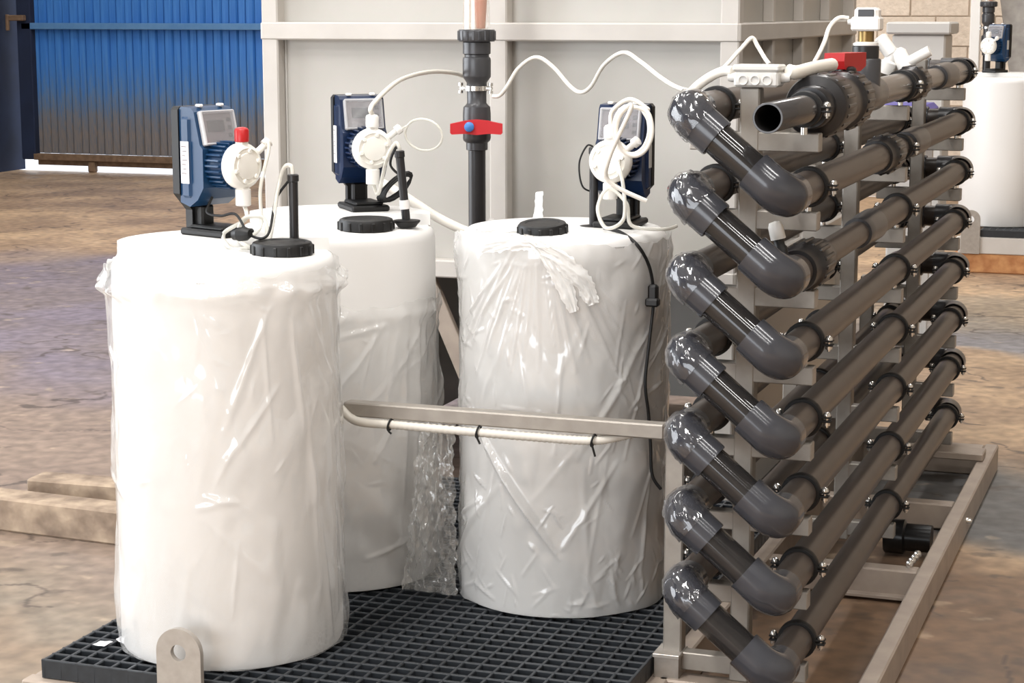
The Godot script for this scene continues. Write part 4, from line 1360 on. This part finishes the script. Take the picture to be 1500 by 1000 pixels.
# ------------------------------------------------------------------ container, riser
func make_container() -> void:
	var t := thing("steel_container", "tall pale grey steel container with square frame and recessed panels", "container")
	var z := -5.0
	var x0 := -2.527
	var x1 := -1.158
	var zb := -6.75
	var hgt := 2.1
	var w := 0.05
	var xs := [x0 + w / 2, -1.82, x1 - w / 2]
	for x in xs:
		var st := mb()
		var y0 := 0.0 if x != -1.82 else 0.69
		box(st, Vector3(x, (hgt + y0) / 2, z - w / 2), Vector3(w, hgt - y0, w), 0.004)
		part("post", st, M.container_frame, t)
	for x in [x0 + w / 2, x1 - w / 2]:
		var st := mb()
		box(st, Vector3(x, hgt / 2, zb + w / 2), Vector3(w, hgt, w), 0.004)
		part("post", st, M.container_frame, t)
	for y in [0.692, 1.3415, 2.075]:
		var st := mb()
		box(st, Vector3((x0 + x1) / 2, y, z - w / 2 + 0.003), Vector3(x1 - x0, 0.049, w), 0.004)
		part("beam", st, M.container_frame, t)
		for x in [x0 + w / 2, x1 - w / 2]:
			st = mb()
			box(st, Vector3(x + (0.004 if x > -1.5 else -0.004), y, (z + zb) / 2), Vector3(w, 0.049, z - zb), 0.004)
			part("beam", st, M.container_frame, t)
	# front panels
	for y in [[0.716, 1.317], [1.366, 2.051]]:
		for x in [[x0 + w, -1.845], [-1.795, x1 - w]]:
			var st := mb()
			box(st, Vector3((x[0] + x[1]) / 2, (y[0] + y[1]) / 2, z - 0.048), Vector3(x[1] - x[0] + 0.01, y[1] - y[0] + 0.01, 0.006))
			part("panel", st, M.container_panel, t)
		# right flank: upright strips with narrow ribs
		for k in 4:
			var st := mb()
			var za := z - w - k * 0.42
			var zc := maxf(za - 0.4, zb + w)
			box(st, Vector3(x1 - 0.04, (y[0] + y[1]) / 2, (za + zc) / 2), Vector3(0.006, y[1] - y[0] + 0.01, za - zc), 0.001)
			part("panel", st, M.container_panel, t)
			if k > 0:
				st = mb()
				box(st, Vector3(x1 - 0.022, (y[0] + y[1]) / 2, za + 0.01), Vector3(0.03, y[1] - y[0], 0.03), 0.002)
				part("rib", st, M.container_frame, t)
		var st := mb()
		box(st, Vector3(x0 + 0.04, (y[0] + y[1]) / 2, (z + zb) / 2), Vector3(0.006, y[1] - y[0], z - zb - 0.02))
		box(st, Vector3((x0 + x1) / 2, (y[0] + y[1]) / 2, zb + 0.04), Vector3(x1 - x0 - 0.02, y[1] - y[0], 0.006))
		part("panel", st, M.container_panel, t)
	# skirts that close the legs at the back and sides
	for q in [[Vector3(x0 + 0.04, 0.35, (z + zb) / 2), Vector3(0.006, 0.64, z - zb - 0.1)], [Vector3(x1 - 0.04, 0.35, (z + zb) / 2), Vector3(0.006, 0.64, z - zb - 0.1)], [Vector3((x0 + x1) / 2, 0.35, zb + 0.04), Vector3(x1 - x0 - 0.1, 0.64, 0.006)]]:
		var sk := mb()
		box(sk, q[0], q[1])
		part("skirt", sk, M.container_panel, t)
	var st := mb()
	box(st, Vector3((x0 + x1) / 2, 0.7, (z + zb) / 2), Vector3(x1 - x0 - 0.06, 0.01, z - zb - 0.06))
	part("bottom_plate", st, M.container_panel, t)
	# slanting brace and low sheet under the container
	st = mb()
	box(st, Vector3(-1.9, 0.34, z - 0.03), Vector3(0.05, 0.86, 0.02), 0.002, Basis(Vector3.BACK, 0.42))
	part("brace", st, M.steel_base, t)
	# thin edge strips of sealant down the panel sides
	for x in [x0 + w + 0.004, x1 - w - 0.004]:
		st = mb()
		box(st, Vector3(x, 1.0165, z - 0.043), Vector3(0.006, 0.6, 0.006), 0.002)
		part("seam", st, M.grey_box, t)

func riser(called_label: String, at: Vector3, handle_turn: float, bottom: float, valve_label: String) -> void:
	# at: centre of the red valve
	var t := thing("riser_pipe", called_label, "pipe", at)
	var st := mb()
	lathe(st, [Vector2(0.0, bottom), Vector2(0.0225, bottom), Vector2(0.0225, -0.03)], 28)
	part("pipe", st, M.pvc_dark, t)
	st = mb()
	lathe(st, [Vector2(0.022, -0.062), Vector2(0.029, -0.06), Vector2(0.029, -0.042), Vector2(0.036, -0.036), Vector2(0.0375, -0.03), Vector2(0.0375, 0.03), Vector2(0.036, 0.05), Vector2(0.03, 0.055), Vector2(0.026, 0.06), Vector2(0.026, 0.088), Vector2(0.0, 0.088)], 10)
	var v := part("ball_valve", st, M.pvc_fit, t)
	st = mb()
	var hb := Basis(Vector3.UP, handle_turn)
	for s in [-1, 1]:
		prism(st, PackedVector2Array([Vector2(0, -0.019), Vector2(s * 0.03, -0.016), Vector2(s * 0.063, -0.018), Vector2(s * 0.067, -0.014), Vector2(s * 0.067, 0.009), Vector2(s * 0.03, 0.017), Vector2(0, 0.02)]), 0.022, Transform3D(hb, hb * Vector3(0, 0, 0.044)))
	var hd := part("handle", st, M.handle_red, v)
	hd.set_meta("label", valve_label)
	st = mb()
	lathe(st, [Vector2(0.0, 0.0), Vector2(0.0125, 0.0), Vector2(0.0125, 0.013), Vector2(0.009, 0.016), Vector2(0, 0.017)], 20, axis_xf(hb * Vector3(-0.018, 0.002, 0.052), hb * Vector3.BACK))
	part("hub_cap", st, M.valve_blue, v)
	# hose clip band
	st = mb()
	lathe(st, [Vector2(0.027, 0.092), Vector2(0.0325, 0.092), Vector2(0.0325, 0.104), Vector2(0.027, 0.104)], 28)
	var band := part("pipe_clip", st, M.chrome, t)
	st = mb()
	for s in [-1, 1]:
		lathe(st, [Vector2(0, -0.013), Vector2(0.0065, -0.013), Vector2(0.0065, -0.006), Vector2(0.003, -0.006), Vector2(0.003, 0.006), Vector2(0.0065, 0.006), Vector2(0.0065, 0.014), Vector2(0, 0.014)], 8, Transform3D(Basis(), Vector3(s * 0.041, 0.098, 0.008)))
		box(st, Vector3(s * 0.037, 0.098, 0.006), Vector3(0.016, 0.008, 0.012), 0.002)
	part("bolt", st, M.chrome, band)
	st = mb()
	lathe(st, [Vector2(0.024, 0.088), Vector2(0.026, 0.088), Vector2(0.026, 0.112), Vector2(0.036, 0.126), Vector2(0.0365, 0.13), Vector2(0.0365, 0.17), Vector2(0.035, 0.176), Vector2(0.0315, 0.178), Vector2(0.0315, 0.183), Vector2(0.036, 0.186), Vector2(0.036, 0.214), Vector2(0.033, 0.217), Vector2(0.0, 0.217)], 32)
	part("socket", st, M.pvc_fit, t)
	st = mb()
	lathe(st, [Vector2(0.03, 0.216), Vector2(0.046, 0.217), Vector2(0.048, 0.221), Vector2(0.048, 0.243), Vector2(0.046, 0.247), Vector2(0.0, 0.248)], 36)
	for k in 18:
		var a := TAU * k / 18
		box(st, Vector3(cos(a) * 0.0475, 0.232, sin(a) * 0.0475), Vector3(0.004, 0.024, 0.007), 0.001, Basis(Vector3.UP, -a))
	part("union_nut", st, M.pvc_fit, t)
	# clear flow meter tube with an orange float
	st = mb()
	lathe(st, [Vector2(0.036, 0.248), Vector2(0.034, 0.36), Vector2(0.032, 0.5), Vector2(0.027, 0.5), Vector2(0.029, 0.36), Vector2(0.031, 0.248)], 32)
	part("meter_tube", st, M.acrylic, t).set_meta("label", "clear flow meter tube")
	st = mb()
	lathe(st, [Vector2(0, 0.248), Vector2(0.012, 0.25), Vector2(0.014, 0.275), Vector2(0.017, 0.33), Vector2(0.012, 0.36), Vector2(0.008, 0.4), Vector2(0.006, 0.5), Vector2(0, 0.5)], 20, Transform3D(Basis(), Vector3(0.011, 0, 0)))
	part("float", st, M.orange, t)
	st = mb()
	for k in 3:
		box(st, Vector3(-0.022 + 0.004 * k, 0.37, 0.02), Vector3(0.002, 0.24, 0.003))
	part("guide_rib", st, M.white_plastic, t)
	st = mb()
	lathe(st, [Vector2(0.0, 0.5), Vector2(0.048, 0.5), Vector2(0.048, 0.53), Vector2(0.026, 0.534), Vector2(0.026, 0.7), Vector2(0, 0.7)], 32)
	part("upper_union", st, M.pvc_fit, t)

# ------------------------------------------------------------------ loose things and the far skid
func make_surroundings() -> void:
	# timbers on the floor at left
	var st := mb()
	box(st, Vector3(-3.2, 0.047, -4.455), Vector3(1.9, 0.094, 0.1), 0.006, Basis(Vector3.UP, -0.06))
	solo("timber", st, M.timber, "long weathered timber on the floor left of the nearest tank", "timber", "timbers on the floor")
	st = mb()
	box(st, Vector3(-2.72, 0.045, -4.69), Vector3(0.78, 0.09, 0.1), 0.006, Basis(Vector3.UP, 0.05))
	solo("timber", st, M.timber, "short timber lying behind the long one at left", "timber", "timbers on the floor")
	# scraps on the grating
	st = mb()
	sheet(st, Vector3(-2.09, GT + 0.002, -3.32), Vector3(-2.06, GT + 0.003, -3.315), Vector3(-2.058, GT + 0.004, -3.345), Vector3(-2.088, GT + 0.004, -3.348), 4, 4, 0.002, 90, 20.0, 1.0)
	solo("paper_scrap", st, M.paper, "white scrap of film on the grating, nearer its corner", "scrap", "scraps on the grating")
	st = mb()
	sheet(st, Vector3(-2.06, GT + 0.003, -3.36), Vector3(-2.03, GT + 0.002, -3.35), Vector3(-2.03, GT + 0.006, -3.385), Vector3(-2.056, GT + 0.004, -3.39), 4, 4, 0.003, 91, 20.0, 1.0)
	solo("paper_scrap", st, M.paper, "white scrap of film on the grating, nearer the tank", "scrap", "scraps on the grating")
	# black fitting and threaded rod on the floor inside the base
	var b := thing("hose_fitting", "black pipe stub lying on the floor inside the base frame", "fitting", Vector3(-0.7, 0.05, -4.98))
	st = mb()
	lathe(st, [Vector2(0, 0), Vector2(0.042, 0), Vector2(0.045, 0.004), Vector2(0.045, 0.05), Vector2(0.036, 0.055), Vector2(0.036, 0.12), Vector2(0, 0.12)], 24, axis_xf(Vector3(-0.04, 0, 0), Vector3.RIGHT))
	part("body", st, M.black_gloss, b)
	st = mb()
	for k in 4:
		var c := Vector3(-0.625 + 0.002 * k, 0.07 + 0.012, -4.62 - 0.03 * k)
		lathe(st, [Vector2(0, -0.008), Vector2(0.008, -0.006), Vector2(0.01, 0), Vector2(0.008, 0.006), Vector2(0, 0.008)], 10, axis_xf(c, Vector3(0, 0.1, 1)))
	tube(st, [Vector3(-0.626, 0.082, -4.6), Vector3(-0.618, 0.082, -4.73)], 0.004, 8)
	solo("threaded_rod", st, M.chrome, "short threaded rod with bright nuts beside the base rail", "rod")

	# far skid at right
	var s := thing("skid_base", "pale steel base of the far skid resting on a timber", "frame")
	st = mb()
	box(st, Vector3(-0.3, 0.15, -10.72), Vector3(1.9, 0.09, 0.05), 0.004)
	part("beam", st, M.container_frame, s)
	st = mb()
	box(st, Vector3(-1.225, 0.15, -11.3), Vector3(0.05, 0.09, 1.2), 0.004)
	part("beam", st, M.container_frame, s)
	st = mb()
	box(st, Vector3(-0.3, 0.15, -11.9), Vector3(1.9, 0.09, 0.05), 0.004)
	part("beam", st, M.container_frame, s)
	lug(s, Vector3(-1.185, 0.105, -10.688), 0.05, 0.235, 0.012, 0.018)
	make_grating("dark grating under the far white tank", -1.13, 0.504, -10.7, -11.916, 0.235)
	st = mb()
	box(st, Vector3(-0.4, 0.0525, -10.76), Vector3(1.75, 0.105, 0.12), 0.006)
	solo("timber", st, M.timber_new, "reddish timber under the far skid at right", "timber", "timbers on the floor")
	st = mb()
	box(st, Vector3(-0.4, 0.0525, -11.88), Vector3(1.75, 0.105, 0.12), 0.006)
	solo("timber", st, M.timber_new, "reddish timber under the rear of the far skid", "timber", "timbers on the floor")
	var t := thing("chemical_tank", "white plastic tank on the far skid behind the pipe rack", "tank", Vector3(-1.07, 0.235, -11.05), 0.0, "white chemical tanks on the grating")
	inst("body", tank_body(0.227, 0.80, -1.7), M.tank, t)
	make_pump("small blue dosing pump on the far tank at the right edge", Vector3(-1.13, 0.235 + 0.825, -11.12), deg_to_rad(-25), M.blue_pump, false)
	riser("far dark riser pipe with a red valve, above the far tank", Vector3(-1.25, 1.2, -11.75), 1.2, -0.96, "red valve handle")
	st = mb()
	box(st, Vector3(-1.37, 1.1, -12.2), Vector3(0.06, 2.2, 0.06), 0.005)
	box(st, Vector3(-1.37, 0.01, -12.2), Vector3(0.14, 0.02, 0.14), 0.002)
	solo("upright_post", st, M.white_plastic, "white upright post behind the far riser pipe", "post")
	st = mb()
	box(st, Vector3(-1.1, 1.02, -12.4), Vector3(0.15, 2.08, 0.12), 0.006, Basis(Vector3.BACK, 0.16))
	solo("leaning_beam", st, M.grey_paint, "worn grey beam leaning at the right edge behind the far tank", "beam")
	# grey cabinet and violet crate behind the rack
	var g := thing("grey_cabinet", "light grey metal cabinet with an overhanging lid behind the rack", "cabinet", Vector3(-1.27, 0, -9.2))
	st = mb()
	box(st, Vector3(0, 0.645, 0), Vector3(0.24, 1.29, 0.25), 0.008)
	part("body", st, M.grey_box, g)
	st = mb()
	box(st, Vector3(0.0, 1.318, 0), Vector3(0.29, 0.055, 0.3), 0.008)
	part("lid", st, M.grey_box, g)
	var c := thing("storage_crate", "violet plastic crate on legs seen through the rack", "crate", Vector3(-1.31, 0, -8.4))
	st = mb()
	box(st, Vector3(0, 0.93, 0), Vector3(0.42, 0.16, 0.3), 0.02)
	part("bin", st, M.purple, c)
	for sx in [-0.18, 0.18]:
		for sz in [-0.12, 0.12]:
			st = mb()
			box(st, Vector3(sx, 0.425, sz), Vector3(0.03, 0.85, 0.03), 0.003)
			part("leg", st, M.grey_box, c)

# ------------------------------------------------------------------ main
func _ready() -> void:
	# camera
	var cam := Camera3D.new()
	cam.name = "camera"
	cam.fov = rad_to_deg(2.0 * atan(500.0 / 2862.5))
	cam.near = 0.05
	cam.far = 200.0
	add_child(cam)
	cam.position = Vector3(0, 1.4, 0)
	cam.rotation = Vector3(-0.168077, 0.341947, 0)
	cam.current = true
	# overcast sky outside, linear tone mapping
	var env := Environment.new()
	env.background_mode = Environment.BG_COLOR
	env.background_color = Color(0.95, 0.97, 1.0)
	env.background_energy_multiplier = 3.2
	env.tonemap_mode = Environment.TONE_MAPPER_LINEAR
	env.tonemap_exposure = 0.92
	env.sdfgi_enabled = true
	env.ssao_enabled = true
	env.ssil_enabled = true
	var we := WorldEnvironment.new()
	we.name = "world_environment"
	we.environment = env
	add_child(we)
	# daylight entering by the wide doorway in the left wall
	var day := AreaLight3D.new()
	day.name = "doorway_daylight"
	day.area_size = Vector2(8.0, 5.0)
	day.light_color = Color(0.97, 0.985, 1.0)
	day.light_energy = 62.0
	day.shadow_enabled = true
	day.area_range = 60.0
	day.area_attenuation = 2.0
	add_child(day)
	day.position = Vector3(-10.2, 2.5, -2.5)
	day.rotation_degrees = Vector3(0, -90, 0)
	# and by the one behind the camera
	var day2 := AreaLight3D.new()
	day2.name = "rear_doorway_daylight"
	day2.area_size = Vector2(7.0, 4.5)
	day2.light_color = Color(0.97, 0.985, 1.0)
	day2.light_energy = 36.0
	day2.shadow_enabled = true
	day2.area_range = 60.0
	day2.area_attenuation = 2.0
	add_child(day2)
	day2.position = Vector3(-4.5, 2.25, 7.25)

	make_materials()
	make_lamps()
	make_room()
	make_container()
	make_base()
	make_grating("dark green-grey plastic grating the three nearest tanks stand on", -2.14, -1.0, -3.218, -4.928, GT)
	make_rack()
	make_coil()
	make_tanks()
	make_tank_gear()
	riser("dark grey riser pipe with a red valve and clear flow meter before the container", Vector3(-1.787, 1.103, -4.75), 0.33, -0.983, "red valve handle with a blue hub")
	make_wiring()
	make_surroundings()
